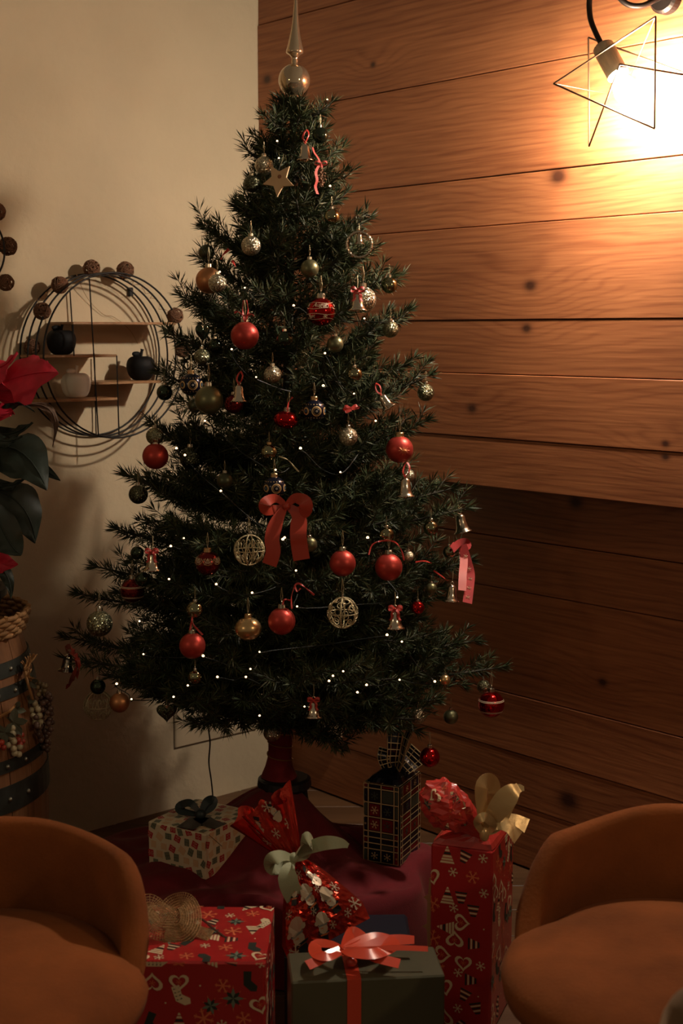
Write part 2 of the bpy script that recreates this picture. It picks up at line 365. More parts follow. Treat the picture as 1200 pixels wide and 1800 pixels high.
# rattan balls
rat = mat('rattan', (.17,.075,.034), .75, noise=.35, nscale=60)
def rattan_mesh(sd):
    r = random.Random(sd); b = MB()
    for k in range(30):
        ax = Vector((r.gauss(0,1), r.gauss(0,1), r.gauss(0,1))).normalized(); u = ax.orthogonal().normalized(); v = ax.cross(u); off = r.uniform(-.35,.35); rr = math.sqrt(1-off*off)*r.uniform(.93,1.03)
        b.add(*tube([ax*off+(u*math.cos(2*PI*i/18)+v*math.sin(2*PI*i/18))*rr+Vector((r.uniform(-.03,.03), r.uniform(-.03,.03), r.uniform(-.03,.03))) for i in range(18)], .055, 4, closed=True))
    b.add(*sphere(12, 8, .55)); return b.mesh('rattan_ball', rat, True)
RM = [rattan_mesh(k) for k in range(3)]
RB = [(161,472,14.5,.05,'rattan ball on top of the round shelf, left of two'),(220,475,14.5,.06,'rattan ball on top of the round shelf, right of two'),
 (105,501,14.5,.06,'rattan ball at the upper left rim of the round shelf'),(74,547,14.5,.08,'rattan ball left of the upper black apple, on the rim'),
 (56,610,14,.03,'rattan ball on the shelf rim just above the red poinsettia'),(308,555,13.5,.130,'rattan ball at the right end of the top shelf board'),
 (321,615,13,.130,'rattan ball on the right rim, touching the tree'),
 (14,433,15.5,.08,'upper rattan ball on the wire ring at the left edge'),(10,497,14,.08,'lower rattan ball on the wire ring at the left edge'),(-6,372,15,.08,'topmost rattan ball, cut off by the left edge of the picture')]
for i, (px, py, rp, h, lab) in enumerate(RB):
    a, z = on_left(px, py, h); c = WL(a, h, z); o = link('rattan_ball', RM[i % 3], None, lab, 'ball', 'rattan balls on the wire rings', loc=c); o.scale = (rp/pxm(c.y),)*3; o.rotation_euler = (i, i*2, i*.5)
# second ring, nearly all beyond the left edge of the picture
(a2, z2) = on_left(8, 440, .10); R2 = .10
wr2 = thing('round_wire_wreath', 'small round dark wire wreath at the left edge, above the poinsettia', 'wreath', WL(a2+R2, 0, z2-R2))
for h in (.03, .10): MB().add(*tube(ring(h, R2, a2+R2, z2), .0026, 6, closed=True)).build('ring', blk, wr2, smooth=True, world=True)
for k in range(6):
    an = k*PI/3; MB().add(*tube([WL(a2+R2+math.cos(an)*R2, .03, z2+math.sin(an)*R2), WL(a2+R2+math.cos(an)*R2, .10, z2+math.sin(an)*R2)], .002, 6)).build('spacer', blk, wr2, world=True)
copw = mat('copper_wire', (.35,.20,.09), .35, metal=1.0)
gw = thing('micro_light_wire', 'thin copper light wire wound over the top of the round shelf', 'wire', WL(SA, .09, SZ+SR))
pts = []
for k in range(90):
    t = k/89; an = PI*.80-t*PI*.86; rr = SR+.006*math.sin(k*2.1); pts.append(WL(SA-math.cos(an)*rr*1.0, .02+.115*(t*.9+.1*math.sin(k*1.3)), SZ+math.sin(an)*rr))
MB().add(*tube(pts, .0008, 4)).build('wire', copw, gw, world=True)
lo = smooth_path([WL(.64,.03,SZ+.20), WL(.60,.012,SZ+.15), WL(.55,.008,SZ+.11), WL(.52,.008,SZ+.105), WL(.47,.01,SZ+.07), WL(.45,.02,SZ+.03)], 6); MB().add(*tube(lo, .0007, 4)).build('loose_end', copw, gw, world=True)
# ------------------------------------------------------------------ the tree
TY = 3.28
T0, T1 = at(491, 1365, TY), at(516, 170, TY)
HW = [(165,8),(200,45),(250,72),(300,85),(350,105),(400,140),(450,155),(500,180),(550,205),(600,205),(660,232),(720,238),(800,252),(850,285),(920,305),(1000,335),(1100,370),(1180,385),(1240,330),(1300,120)]
def halfw(py):
    for (y0, w0), (y1, w1) in zip(HW, HW[1:]):
        if y0 <= py <= y1: return w0+(w1-w0)*(py-y0)/(y1-y0)
    return HW[0][1] if py < HW[0][0] else HW[-1][1]
def axis_at(py): t = (py-170.0)/(1365.0-170.0); return T1.lerp(T0, t)
def axis_px(py): return 516+(491-516)*(py-170.0)/1195.0
def surf(px, py, k=.9, extra=0.0):
    R = halfw(py); dx = px-axis_px(py); d = math.sqrt(max(R*R-dx*dx, 0.0))/pxm(TY)
    return at(px, py, TY-k*d-extra)
# ---- ornaments: materials
red_m = mat('bauble_red_satin', (.47,.050,.036), .40, metal=.65)
red_g = mat('bauble_red_gloss', (.42,.012,.012), .10, metal=.95)
red_d = mat('bauble_dark_red', (.16,.012,.010), .16, metal=.8)
sage_m = mat('bauble_sage_satin', (.17,.165,.085), .38, metal=.8)
dksage = mat('bauble_dark_sage', (.075,.08,.045), .38, metal=.8)
grn_g = mat('bauble_green_mirror', (.30,.29,.17), .07, metal=1.0)
dkg_g = mat('bauble_dark_green_mirror', (.05,.065,.04), .08, metal=.9)
gl_s = mat('glitter_silver', (.52,.47,.34), .30, metal=1.0, glitter=15)
gl_g = mat('glitter_sage', (.26,.26,.16), .30, metal=1.0, glitter=15)
gl_d = mat('glitter_dark_green', (.10,.105,.065), .30, metal=1.0, glitter=15)
cop_m = mat('bauble_copper_satin', (.50,.22,.09), .40, metal=.8)
champ = mat('bauble_champagne', (.62,.42,.20), .28, metal=.9)
navy = mat('bauble_navy', (.012,.014,.03), .18, metal=.5)
gold = mat('gold_paint', (.60,.40,.18), .45, metal=.35)
cream_p = mat('cream_paint', (.72,.58,.40), .6)
capm = mat('cap_silver', (.62,.55,.42), .22, metal=1.0)
capg = mat('cap_gold', (.66,.42,.20), .28, metal=1.0)
thr = mat('gold_thread', (.40,.32,.18), .5, metal=.5)
sil = mat('bell_silver', (.62,.54,.42), .16, metal=1.0)
fil = mat('filigree_gold', (.55,.47,.28), .35, metal=.6, glitter=60)
glass = mat('clear_glass', (.9,.85,.75), .05, trans=.9, spec=.5)
ribr = mat('ribbon_red', (.42,.028,.020), .5, sheen=.1)
ribs = mat('ribbon_scarlet_sheer', (.44,.045,.022), .4, sheen=.1, alpha=.84)
ply = mat('star_plywood', (.60,.40,.22), .6, noise=.08, nscale=30)
pine = mat('dried_cone', (.20,.10,.05), .8, noise=.3, nscale=90)
ball_me = {}
def ballmesh(m):
    if m.name not in ball_me: ball_me[m.name] = MB().add(*sphere(32, 20)).mesh('bauble_ball', m, True)
    return ball_me[m.name]
def capmesh(m, crown=False):
    key = ('cap', m.name, crown)
    if key not in ball_me:
        b = MB()
        if crown:
            V, F = lathe([(.30,.92),(.31,.98),(.31,1.20),(.27,1.26),(.0001,1.26)], 20)
            b.add([v if v.z > .95 else Vector((v.x*1.08, v.y*1.08, v.z-.03*(1 if int(round(math.atan2(v.y,v.x)/(2*PI)*20)) % 2 else -1))) for v in V], F)
        else: b.add(*lathe([(.25,.93),(.255,1.0),(.245,1.22),(.20,1.27),(.0001,1.28)], 18, rad=lambda a: 1+.05*math.cos(9*a)))
        ball_me[key] = b.mesh('cap', m, False)
    return ball_me[key]
LOOP = MB().add(*tube([(0, .10*math.cos(2*PI*k/12), 1.36+.12*math.sin(2*PI*k/12)) for k in range(12)], .022, 5, closed=True)).mesh('loop', capm, True)
STR = MB().add(*tube([(-.03,0,1.42),(-.06,0,1.9),(0,.05,2.5)], .018, 4)).add(*tube([(.03,0,1.42),(.08,0,1.9),(0,.05,2.5)], .018, 4)).mesh('string', thr)
ORN = []         # centres and radii, for keeping needles off the ornaments
def bauble(px, py, rp, m, label, k=.92, ex=.03, cap=None, crown=False, tilt=0, squash=1.0, group=None, Y=None, deco=None, name='bauble', string=True):
    c = at(px, py, Y) if Y else surf(px, py, k, ex); r = rp/pxm(c.y)
    t = thing(name, label, 'ornament', c, group=group or 'baubles on the tree', scale=r)
    t.rotation_euler = (0, math.radians(tilt), 0)
    o = link('ball', ballmesh(m), t); o.scale = (1, 1, squash); o.rotation_euler = (0, 0, px*.37)
    cp_ = link('cap', capmesh(cap or capm, crown), t, loc=(0, 0, (squash-1)*.95)); link('loop', LOOP, cp_)
    if string: link('string', STR, t, loc=(0, 0, (squash-1)*.95))
    if deco: deco(t, o)
    ORN.append((c, r)); return t
def on_sphere(u, v, r=1.012):        # u right, v up, in radians, seen from the room (-y)
    return Vector((math.sin(u)*math.cos(v), -math.cos(u)*math.cos(v), math.sin(v)))*r
def sph_band(b, v0, v1, r=1.012, wob=0.0, m=0, n=40):
    V = []; F = []
    for k in range(n):
        u = 2*PI*k/n; w = wob*math.sin(3*u)
        V += [on_sphere(u, v0+w, r), on_sphere(u, v1+w, r)]
    for k in range(n): a = 2*k; c_ = 2*((k+1) % n); F.append((a, c_, c_+1, a+1))
    b.add(V, F, m)
def sph_ring(b, u0, v0, r0, r1, rr=1.012, m=0, n=24):
    V = []; F = []; cv = math.cos(v0)
    for k in range(n):
        a = 2*PI*k/n
        for q in (r0, r1): V.append(on_sphere(u0+math.cos(a)*q/cv, v0+math.sin(a)*q, rr))
    for k in range(n): a = 2*k; c_ = 2*((k+1) % n); F.append((a, c_, c_+1, a+1))
    b.add(V, F, m)
def deco_owl(t, ball):                # navy bauble with rows of gold-rimmed medallions
    b = MB()
    for k in range(6):
        u = k*PI/3+.25
        if k % 2 == 0: sph_ring(b, u, 0, .36, .46, m=0); sph_ring(b, u, 0, .27, .30, m=0); sph_ring(b, u, 0, .0, .10, m=1)
        else: sph_ring(b, u, 0, .22, .34, m=0); sph_ring(b, u, 0, .0, .13, m=2)
    for k in range(20): sph_ring(b, k*PI/10, .62, .02, .05, m=0); sph_ring(b, k*PI/10, -.62, .02, .05, m=0)
    b.build('painted_pattern', [gold, mat('grey_paint', (.35,.32,.28), .5), mat('blue_paint', (.05,.10,.16), .4)], t)
def deco_bands(t, ball):
    b = MB()
    for v in (.30, -.55): sph_band(b, v, v+.045); sph_band(b, v+.09, v+.125)
    b.build('gold_bands', cream_p, t)
    b = MB(); sph_band(b, -.45, .29, 1.008); b.build('glitter_band', mat('glitter_amber', (.60,.16,.04), .35, metal=1, glitter=36), t)
def deco_feather(t, ball):
    b = MB()
    for k in range(7):
        u0 = k*2*PI/7+.1
        for j, (rad_, h) in enumerate(((.40,.42),(.30,.50),(.20,.56))):
            P = [on_sphere(u0+rad_*math.cos(a)*1.1, h-.55*math.sin(a)*rad_*2.0) for a in np.linspace(0, PI, 13)]
            b.add(*tube(P, .020, 4), j % 2)
        for a in np.linspace(-.25, .25, 5): b.add(*tube([on_sphere(u0, .55), on_sphere(u0+a*.6, .30), on_sphere(u0+a*1.1, .08-.3*abs(a))], .013, 4), 1)
    b.build('painted_feathers', [gold, cream_p], t)
def deco_spark(t, ball):
    b = MB()
    for u0 in (.3, 2.4, 4.5):
        for k in range(20):
            a = 2*PI*k/20; l = .42 if k % 2 == 0 else .26
            b.add(*tube([on_sphere(u0+.03*math.cos(a), .03*math.sin(a)), on_sphere(u0+l*math.cos(a), l*.85*math.sin(a))], [.016,.006], 4))
    b.build('painted_starburst', mat('spark_paint', (.75,.28,.12), .4, metal=.5), t)
def deco_text(t, ball):
    b = MB(); sph_band(b, .22, .255, wob=.05); sph_band(b, -.18, -.145, wob=-.04); sph_band(b, -.52, -.485, wob=.05); sph_band(b, .62, .65, wob=-.04)
    def star(u, v, s):
        for k in range(3):
            a = k*PI/3+.3; b.add(*tube([on_sphere(u-s*math.cos(a), v-s*math.sin(a)), on_sphere(u, v, 1.02), on_sphere(u+s*math.cos(a), v+s*math.sin(a))], .028, 4))
    for u in (.32, 2.2, 3.9, 5.4): star(u, -.33, .16)
    star(-1.1, .45, .1); star(1.35, .45, .1)
    b.build('painted_lines', cream_p, t)
    def word(txt, u0, v0, size, nm):
        cu = bpy.data.curves.new('lettering', 'FONT'); cu.body = txt; cu.size = size; cu.align_x = 'CENTER'; cu.shear = .35; cu.resolution_u = 2; cu.offset = .004
        tmp = bpy.data.objects.new('lettering', cu); COL.objects.link(tmp)
        me = bpy.data.meshes.new_from_object(tmp.evaluated_get(bpy.context.evaluated_depsgraph_get()))
        V = [on_sphere(u0+v.co.x, v0+v.co.y, 1.018) for v in me.vertices]; F = [tuple(p.vertices) for p in me.polygons]
        bpy.data.objects.remove(tmp); MB().add(V, F).build('lettering', cream_p, t)
    word('Auguri', -.02, .33, .46, 1); word('Auguri', PI, .33, .46, 1); word('et', -.62, -.40, .36, 2)
# ---- bells
bell_prof = [(.0001,.52),(.10,.52),(.14,.48),(.22,.42),(.26,.30),(.28,.05),(.32,-.20),(.40,-.36),(.50,-.44),(.51,-.49),(.47,-.49),(.38,-.38),(.28,-.2),(.24,.05),(.20,.3),(.0001,.42)]
BELL = MB().add(*lathe(bell_prof, 28)).mesh('bell_body', sil, True)
CLAP = MB().add(*sphere(10, 7, .11, (0,0,-.46))).add(*tube([(0,0,.3),(0,0,-.4)], .02, 5)).mesh('clapper', sil, True)
BLOOP = MB().add(*tube([(.09*math.cos(2*PI*k/10), 0, .60+.09*math.sin(2*PI*k/10)) for k in range(10)], .03, 5, closed=True)).mesh('loop', sil, True)
BSTR = MB().add(*tube([(0,0,.66),(.02,.02,1.0),(0,.05,1.35)], .02, 4)).mesh('string', thr)
def bow_mesh(name, w, loop, tail, m, depth=.10):
    """small bow in the local x-z plane, knot at the origin"""
    b = MB()
    for s in (-1, 1):
        P = smooth_path([(0,0,0),(s*loop*.45,-depth,loop*.42),(s*loop,-depth*.6,loop*.30),(s*loop*.95,depth*.3,-loop*.05),(s*loop*.4,depth*.5,-loop*.10),(0,0,0)], 5)
        b.add(*strip(P, [Vector((0, w*.25, w*.5)) for _ in P], w*.03))
        Q = smooth_path([(0,0,0),(s*tail*.30,-depth*.5,-tail*.35),(s*tail*.28,-depth*.2,-tail*.7),(s*tail*.45,-depth*.4,-tail)], 5)
        b.add(*strip(Q, [Vector((w*.45, w*.25, 0)) for _ in Q], w*.03))
    V, F = sphere(8, 6, w*.5); b.add([Vector((v.x, v.y-.3*w, v.z)) for v in V], F)
    return b.mesh(name, m, True)
BBOW = bow_mesh('bow', .13, .34, .55, ribr)
BTIE = MB().add(*strip(smooth_path([(0,-.05,.55),(-.12,-.15,.8),(-.05,-.05,1.1),(.1,0,1.3)], 5), [Vector((.045,.03,0))]*16, .008)).add(*strip(smooth_path([(0,-.05,.55),(.15,-.2,.75),(.22,-.15,1.05),(.1,0,1.3)], 5), [Vector((.04,.03,.02))]*16, .008)).mesh('ribbon_tie', ribr, True)
def bell(px, py, hp, label, tilt=0, bow=None, ex=.035, k=.92, Y=None):
    c = at(px, py, Y) if Y else surf(px, py, k, ex); s = hp/pxm(c.y)
    t = thing('bell_ornament', label, 'bell', c, group='bells on the tree', scale=s); t.rotation_euler = (math.radians(-6), math.radians(tilt), px*.1*0)
    b = link('bell_body', BELL, t); link('clapper', CLAP, b); link('loop', BLOOP, t)
    if bow == 'bow': link('bow', BBOW, t, loc=(0, -.30, .52), label='small red ribbon bow')
    elif bow == 'tie': link('ribbon_tie', BTIE, t, label='red ribbon tie')
    else: link('string', BSTR, t)
    if bow == 'bow': link('string', BSTR, t)
    ORN.append((c, s*.5)); return t
# ---- filigree balls
def filigree(sd, scroll):
    r = random.Random(sd); b = MB()
    for k in range(3 if scroll else 2):
        a0 = k*PI/3; b.add(*tube([(math.cos(a0)*math.cos(t), math.sin(a0)*math.cos(t), math.sin(t)) for t in np.linspace(0, 2*PI, 33)[:-1]], .05, 5, closed=True))
    b.add(*tube([(math.cos(t), math.sin(t), 0) for t in np.linspace(0, 2*PI, 33)[:-1]], .04, 5, closed=True))
    if scroll:
        for k in range(30):
            u, v = k*2.399, math.asin(max(-.85, min(.85, 1-2*(k+.5)/30))); q = r.uniform(.15,.24)
            b.add(*tube([on_sphere(u+math.cos(t)*q/max(math.cos(v),.35), v+math.sin(t)*q, 1.0) for t in np.linspace(0, 2*PI, 13)[:-1]], .032, 4, closed=True))
    else:
        for k in range(8):
            u0 = k*PI/4
            for s in (-1, 1):
                P = [on_sphere(u0+s*.02, -.9, 1), on_sphere(u0+s*.16, -.2, 1), on_sphere(u0+s*.34, .3, 1), on_sphere(u0+s*.26, .62, 1), on_sphere(u0+s*.10, .5, 1), on_sphere(u0+s*.13, .32, 1)]
                b.add(*tube(smooth_path(P, 4), .034, 4))
                b.add(*tube(smooth_path([on_sphere(u0, -.2, 1), on_sphere(u0+s*.25, -.5, 1), on_sphere(u0+s*.38, -.85, 1)], 4), .034, 4))
    return b.mesh('openwork_ball', fil, True)
FIL = [filigree(1, False), filigree(2, True)]
def filball(px, py, rp, kind, label, rot=0, Y=None):
    c = at(px, py, Y) if Y else surf(px, py, .92, .03); r = rp/pxm(c.y)
    t = thing('openwork_bauble', label, 'ornament', c, group='openwork baubles', scale=r); t.rotation_euler = (0, 0, rot)
    link('openwork_ball', FIL[kind], t); link('loop', LOOP, t, loc=(0,0,-.25)); link('string', STR, t, loc=(0,0,-.25)); ORN.append((c, r))
# ---- hearts
def heart_mesh(m, pointy=1.0):
    V = []; F = []; n = 40; L = [(0,1.0),(.45,.93),(.75,.72),(.92,.42),(1.0,0)]
    Lf = [(d, 1-(1-0)*1.0) for d, _ in L]
    rows = [(math.cos(a), math.sin(a)) for a in np.linspace(-PI/2, PI/2, 9)]
    for (sc, dep) in rows:
        for k in range(n):
            t = 2*PI*k/n; x = 16*math.sin(t)**3/16; z = (13*math.cos(t)-5*math.cos(2*t)-2*math.cos(3*t)-math.cos(4*t))/15.5
            V.append(Vector((x*max(sc,.02), dep*.42, (z-.1)*max(sc,.02)*pointy)))
    for i in range(8):
        for k in range(n): l = (k+1) % n; F.append((i*n+k, i*n+l, (i+1)*n+l, (i+1)*n+k))
    F.append(tuple(range(n))); F.append(tuple(range(8*n, 9*n))[::-1])
    return MB().add(V, F).mesh('heart', m, True)
def heart(px, py, rp, m, label, pointy=1.0, rot=0):
    c = surf(px, py, .92, .03); r = rp/pxm(c.y); t = thing('heart_ornament', label, 'ornament', c, group='heart ornaments', scale=r); t.rotation_euler = (0,0,rot)
    link('heart', heart_mesh(m, pointy), t); cp_ = link('cap', capmesh(capm), t, loc=(0,0,-.62)); link('loop', LOOP, cp_); link('string', STR, t, loc=(0,0,-.62)); ORN.append((c, r))
# ---- hang everything (picture position, radius in picture, finish)
B = bauble
B(563,238,14,dkg_g,'small shiny green bauble just right of the topmost bell')
B(464,291,16,gl_s,'silver glitter bauble overlapping the wooden star'); 
B(442,323,14.5,gl_d,'dark green glitter bauble below left of the wooden star')
B(583,381,14,grn_g,'shiny green bauble beneath the dried cone with red bow')
B(441,432,17,gl_s,'gold-silver glitter bauble in the upper left branches, above the satin green one')
B(363,444,14,dksage,'dark green bauble at the upper left edge, above the copper one')
B(367,493,23,cop_m,'copper satin bauble at the upper left edge'); B(382,498,16,gl_s,'silver glitter bauble in front of the upper copper one', ex=.075)
B(544,472,16,sage_m,'satin green bauble in the upper middle, above the red lettered one')
B(684,501,14.5,grn_g,'shiny pale green bauble near the upper right edge')
B(564,548,25,red_g,'red bauble with white lettering, lines and snowflakes', deco=deco_text, crown=True)
B(430,590,24.5,red_m,'large satin red bauble high on the tree, with red bow above')
B(638,527,23,gl_s,'large silver glitter bauble behind a bell at upper right')
B(686,579,14.5,gl_g,'sage glitter bauble at the right edge, below the shiny pale green one')
B(500,597,15,dkg_g,'small shiny dark green bauble left of the lettered red one')
B(589,605,14.5,sage_m,'satin green bauble right under the lettered red one')
B(355,627,14,gl_g,'glitter bauble half hidden by needles near the shelf, under the dark heart', k=.8)
B(378,608,13,dkg_g,'dark glossy bauble left of the high satin red one', k=.5)
B(479,658,15.5,gl_s,'gold glitter bauble in the middle, above the squat red one')
B(623,658,13.5,grn_g,'shiny green bauble right of the middle, below the silver bell', squash=.95)
B(336,676,20,navy,'navy bauble with gold medallions beside the large satin green one', deco=deco_owl, crown=True, cap=capg)
B(367,703,25,sage_m,'large satin green bauble at left of the tree', ex=.06); B(343,713,13,dksage,'dark green bauble peeping out behind the large satin green one', ex=.0)
B(411,710,17,red_d,'dark red bauble behind the red-tied bell', k=.6)
B(502,738,22,red_g,'squat shiny red bauble with red ribbon in the middle', squash=.72, tilt=8)
B(552,722,20,navy,'navy bauble with gold medallions in the middle of the tree', deco=deco_owl, crown=True, cap=capg)
B(748,690,15,gl_g,'sage glitter bauble at the right edge, against the planks'); B(612,768,16.5,gl_s,'gold glitter bauble right of the middle, below the small red bow')
B(272,767,15.5,gl_g,'sage glitter bauble on the left, touching a red bauble beneath', ex=.05); B(273,802,23,red_m,'satin red bauble at the left edge under a glitter bauble')
B(289,690,14,dkg_g,'glossy dark green bauble at the left edge beside the round shelf')
B(702,790,24,red_m,'red bauble with starburst at the right, above a bell', deco=deco_spark, crown=True, cap=capg)
B(335,805,20,gl_d,'dark glitter bauble in the shaded gap left of the trunk', k=.3)
B(473,795,14.5,grn_g,'shiny green bauble above the navy one with the big bow', cap=capg); B(395,845,14.5,dksage,'dark satin green bauble on a long thread, left of the big bow')
B(482,857,20,navy,'navy bauble with gold medallions directly above the big red bow', deco=deco_owl, crown=True, cap=capg)
B(544,957,13.5,sage_m,'pale satin bauble at the right tail of the big red bow')
B(365,990,22,red_d,'dark red bauble painted with gold feathers', deco=deco_feather, crown=True, cap=capg)
B(243,869,17,gl_d,'dark green glitter bauble half buried at the left edge', k=.8); B(241,972,12,dkg_g,'glossy dark bauble left of the bell on the left side', k=.7)
B(250,1018,13.5,dkg_g,'glossy dark green bauble at left, below the silver bell'); B(233,1038,22,red_d,'dark red bauble in shade behind the lower left branches', k=.4, deco=deco_bands)
B(717,836,12,gl_s,'small silver glitter bauble behind the bell under the starburst bauble', ex=.0)
B(679,940,13.5,grn_g,'shiny green bauble above the lower right red pair'); B(757,928,13.5,grn_g,'shiny green bauble on a long thread near the right edge')
B(789,970,11,grn_g,'small pale green bauble beside the snowflake ribbon'); B(602,990,23.5,red_m,'satin red bauble, left of the lower right pair'); B(683,997,24.5,red_m,'satin red bauble, right of the lower right pair, with looped ribbon')
B(718,978,9.5,gl_s,'tiny gold glitter bauble right of the satin red pair'); B(758,1034,9.5,sage_m,'tiny satin green bauble left of the bell beneath the snowflake ribbon')
B(734,1068,12,red_g,'small red jingle ball beside the lower right bell')
B(343,1072,15.5,grn_g,'shiny green bauble above the lower left red one'); B(436,1105,24,champ,'champagne gold bauble with squat body low on the tree', squash=.86, cap=capg, deco=lambda t, o: None)
B(495,1092,24.5,red_m,'satin red bauble in the lower middle with red ribbon'); B(338,1135,23.5,red_m,'satin red bauble in the lower left, under a shiny green one')
B(175,1096,23.5,gl_g,'large sage glitter bauble at the far lower left'); B(343,1190,12.5,grn_g,'small shiny green bauble below the lower left red one')
B(172,1207,14,dkg_g,'glossy dark bauble above the lower left openwork ball', ex=.0); B(210,1235,18,cop_m,'copper satin bauble beside the lower left openwork ball')
B(478,1288,16,gl_s,'silver glitter bauble hanging beside the red-wrapped trunk', Y=3.10); B(735,1257,16,gl_s,'gold glitter bauble among the lowest needles above the navy gift', k=.85)
B(782,1195,9.5,champ,'tiny gold bauble in the lowest right branches'); B(792,1260,13.5,sage_m,'satin green bauble on a gold loop at lower right')
B(850,1207,12.5,gl_g,'sage glitter bauble at the tip of the lowest right branch', ex=.0, Y=3.28); B(863,1238,24,red_g,'red bauble with amber glitter band at the lowest right branch', deco=deco_bands, Y=3.24)
B(755,1331,18.5,red_g,'shiny red bauble hanging lowest, next to the navy foil gift', Y=3.02)
bell(536,268,30,'topmost silver bell with a red ribbon tie', bow='tie')
bell(628,530,34,'silver bell with red bow in front of a large glitter bauble', bow='bow', ex=.085)
bell(420,692,30,'silver bell with red ribbon beside the large satin green bauble', bow='tie'); bell(677,706,28,'tilted silver bell with red ribbon in the right branches', tilt=-32, bow='tie')
bell(712,857,34,'silver bell hanging below the red starburst bauble', bow='tie', ex=.06); bell(811,920,34,'plain silver bell at the right edge above the snowflake ribbon', tilt=-12)
bell(793,1043,30,'plain silver bell beneath the snowflake ribbon', tilt=4); bell(694,1088,36,'silver bell with red bow below the right satin red bauble', bow='bow')
bell(268,987,34,'silver bell with red bow on the left side', bow='bow'); bell(118,1165,32,'small silver bell at the far lower left tip', tilt=8, ex=.0)
bell(551,1246,32,'lowest silver bell with red bow, at the bottom of the tree', bow='bow')
filball(438,967,27,0,'gold openwork ball left of the big red bow', .35); filball(602,1077,27.5,1,'gold openwork ball under the left satin red bauble', .4); filball(173,1240,26.5,0,'gold openwork ball at the lower left edge', -.3)
heart(356,582,14,dkg_g,'glossy dark green heart near the shelf at upper left', 1.25, .5); heart(293,1250,18.5,gl_d,'green glitter heart under the lower left branches', 1.0, .15)
# ---- wooden star
c = surf(490, 316, .92, .045); R_ = 29/pxm(c.y)
st = thing('wooden_star', 'flat wooden star near the top of the tree', 'ornament', c, group=None); st.rotation_euler = (math.radians(-6), math.radians(-8), math.radians(-14))
V = []; 
for d in (-.003, .003):
    for k in range(10):
        a = PI/2+.42+k*PI/5; q = R_ if k % 2 == 0 else R_*.48; V.append(Vector((math.cos(a)*q, d, math.sin(a)*q)))
F = [tuple(range(10)), tuple(range(10, 20))[::-1]]+[(k, (k+1) % 10, 10+(k+1) % 10, 10+k) for k in range(10)]
MB().add(V, F).build('star_plate', ply, st); V, F = sphere(10, 6, .0045); MB().add([Vector((v.x+.003, v.y*.3-.0032, v.z+.006)) for v in V], F).build('knot_mark', mat('star_knot', (.26,.11,.05), .7), st)
MB().add(*tube([(R_*.2,0,R_*.8),(.012,.02,R_*1.6)], .0006, 4)).build('string', thr, st); ORN.append((c, R_*.8))
# ---- ring with a small bell
c = surf(631, 430, .95, .03); R_ = 21.5/pxm(c.y)
t = thing('ring_ornament', 'silver twisted ring ornament with a tiny bell inside', 'ornament', c)
P = [(math.cos(2*PI*k/60)*R_, 0, math.sin(2*PI*k/60)*R_) for k in range(60)]
MB().add(*tube(P, [R_*(.13+.03*math.sin(k*PI/1.5)) for k in range(60)], 6, closed=True)).build('twisted_ring', sil, t, smooth=True)
o = link('bell_body', BELL, t, loc=(0, 0, R_*.45)); o.scale = (R_*.85,)*3
MB().add(*tube([(0,0,R_*.85),(0,.01,R_*1.7)], .0006, 4)).build('string', thr, t); ORN.append((c, R_))
# ---- dried cone with a red bow
c = surf(564, 308, .95, .04); t = thing('cone_ornament', 'small dried cone tied with a pink-red bow under the topmost baubles', 'ornament', c, scale=.024)
pk = mat('ribbon_coral', (.62,.10,.08), .5)
b = MB()
for i in range(6):
    for k in range(7):
        a = k*2*PI/7+i*.45; r = (.25,.45,.55,.5,.38,.2)[i]; z = .5-i*.28; d = Vector((math.cos(a), math.sin(a), 0)); s = Vector((-d.y, d.x, 0))*.17
        b.add([d*r*.3+Vector((0,0,z+.12)), d*r+s+Vector((0,0,z)), d*r*1.15+Vector((0,0,z-.16)), d*r-s+Vector((0,0,z))], [(0,1,2,3)])
b.add(*tube([(0,0,.7),(0,0,-.9)], [.12,.2], 6)); b.build('cone', pine, t)
o = link('bow', bow_mesh('bow', .16, .55, .3, pk), t, loc=(0,-.4,.95), label='pink-red ribbon bow')
Q = smooth_path([(-.2,-.5,.8),(-.45,-.6,.2),(-.35,-.6,-.5),(-.5,-.55,-1.1),(-.3,-.5,-1.75)], 5); MB().add(*strip(Q, [Vector((.12,.06,0))]*len(Q), .006)).build('ribbon_tail', pk, t)
Q = smooth_path([(0,-.4,.9),(-.25,-.3,1.5),(-.6,-.2,2.0),(-.75,0,2.5)], 5); MB().add(*strip(Q, [Vector((.07,.05,.02))]*len(Q), .006)).build('ribbon_hanger', pk, t); ORN.append((c, .02))
# ---- big organza bow
def world_strip(P, w, th=.0004, wd=None): return strip(P, w, th)
def wp(px, py, ex): return surf(px, py, .92, ex)
bc = wp(503, 889, .05); t = thing('organza_bow', 'large sheer red ribbon bow with two long tails in mid tree', 'bow', bc)
def wstr(pts, hw, ex=.06, tw=0.0):
    P = smooth_path([surf(x, y, .92, ex+(p[2] if len(p) > 2 else 0)) for p in pts for x, y in [p[:2]]], 5)
    Wd = []
    for i in range(len(P)):
        tt = (P[min(i+1,len(P)-1)]-P[max(i-1,0)]).normalized(); f = Vector((math.sin(tw*i),-math.cos(tw*i),.1)); q = tt.cross(f).normalized(); hh = hw(i/(len(P)-1)) if callable(hw) else hw; Wd.append(q*hh)
    return strip(P, Wd, .0004)
lw = lambda u: .006+.018*math.sin(PI*min(1, u*1.05))
MB().add(*wstr([(503,889),(484,876,.01),(466,884,.03),(468,896,.02),(485,895,.0),(503,889)], lambda u: .004+.008*math.sin(PI*u))).build('loop', ribs, t, smooth=True, world=True)
MB().add(*wstr([(503,889),(518,876,.01),(536,882,.03),(535,899,.02),(518,899,.0),(503,889)], lambda u: .004+.010*math.sin(PI*u))).build('loop', ribs, t, smooth=True, world=True)
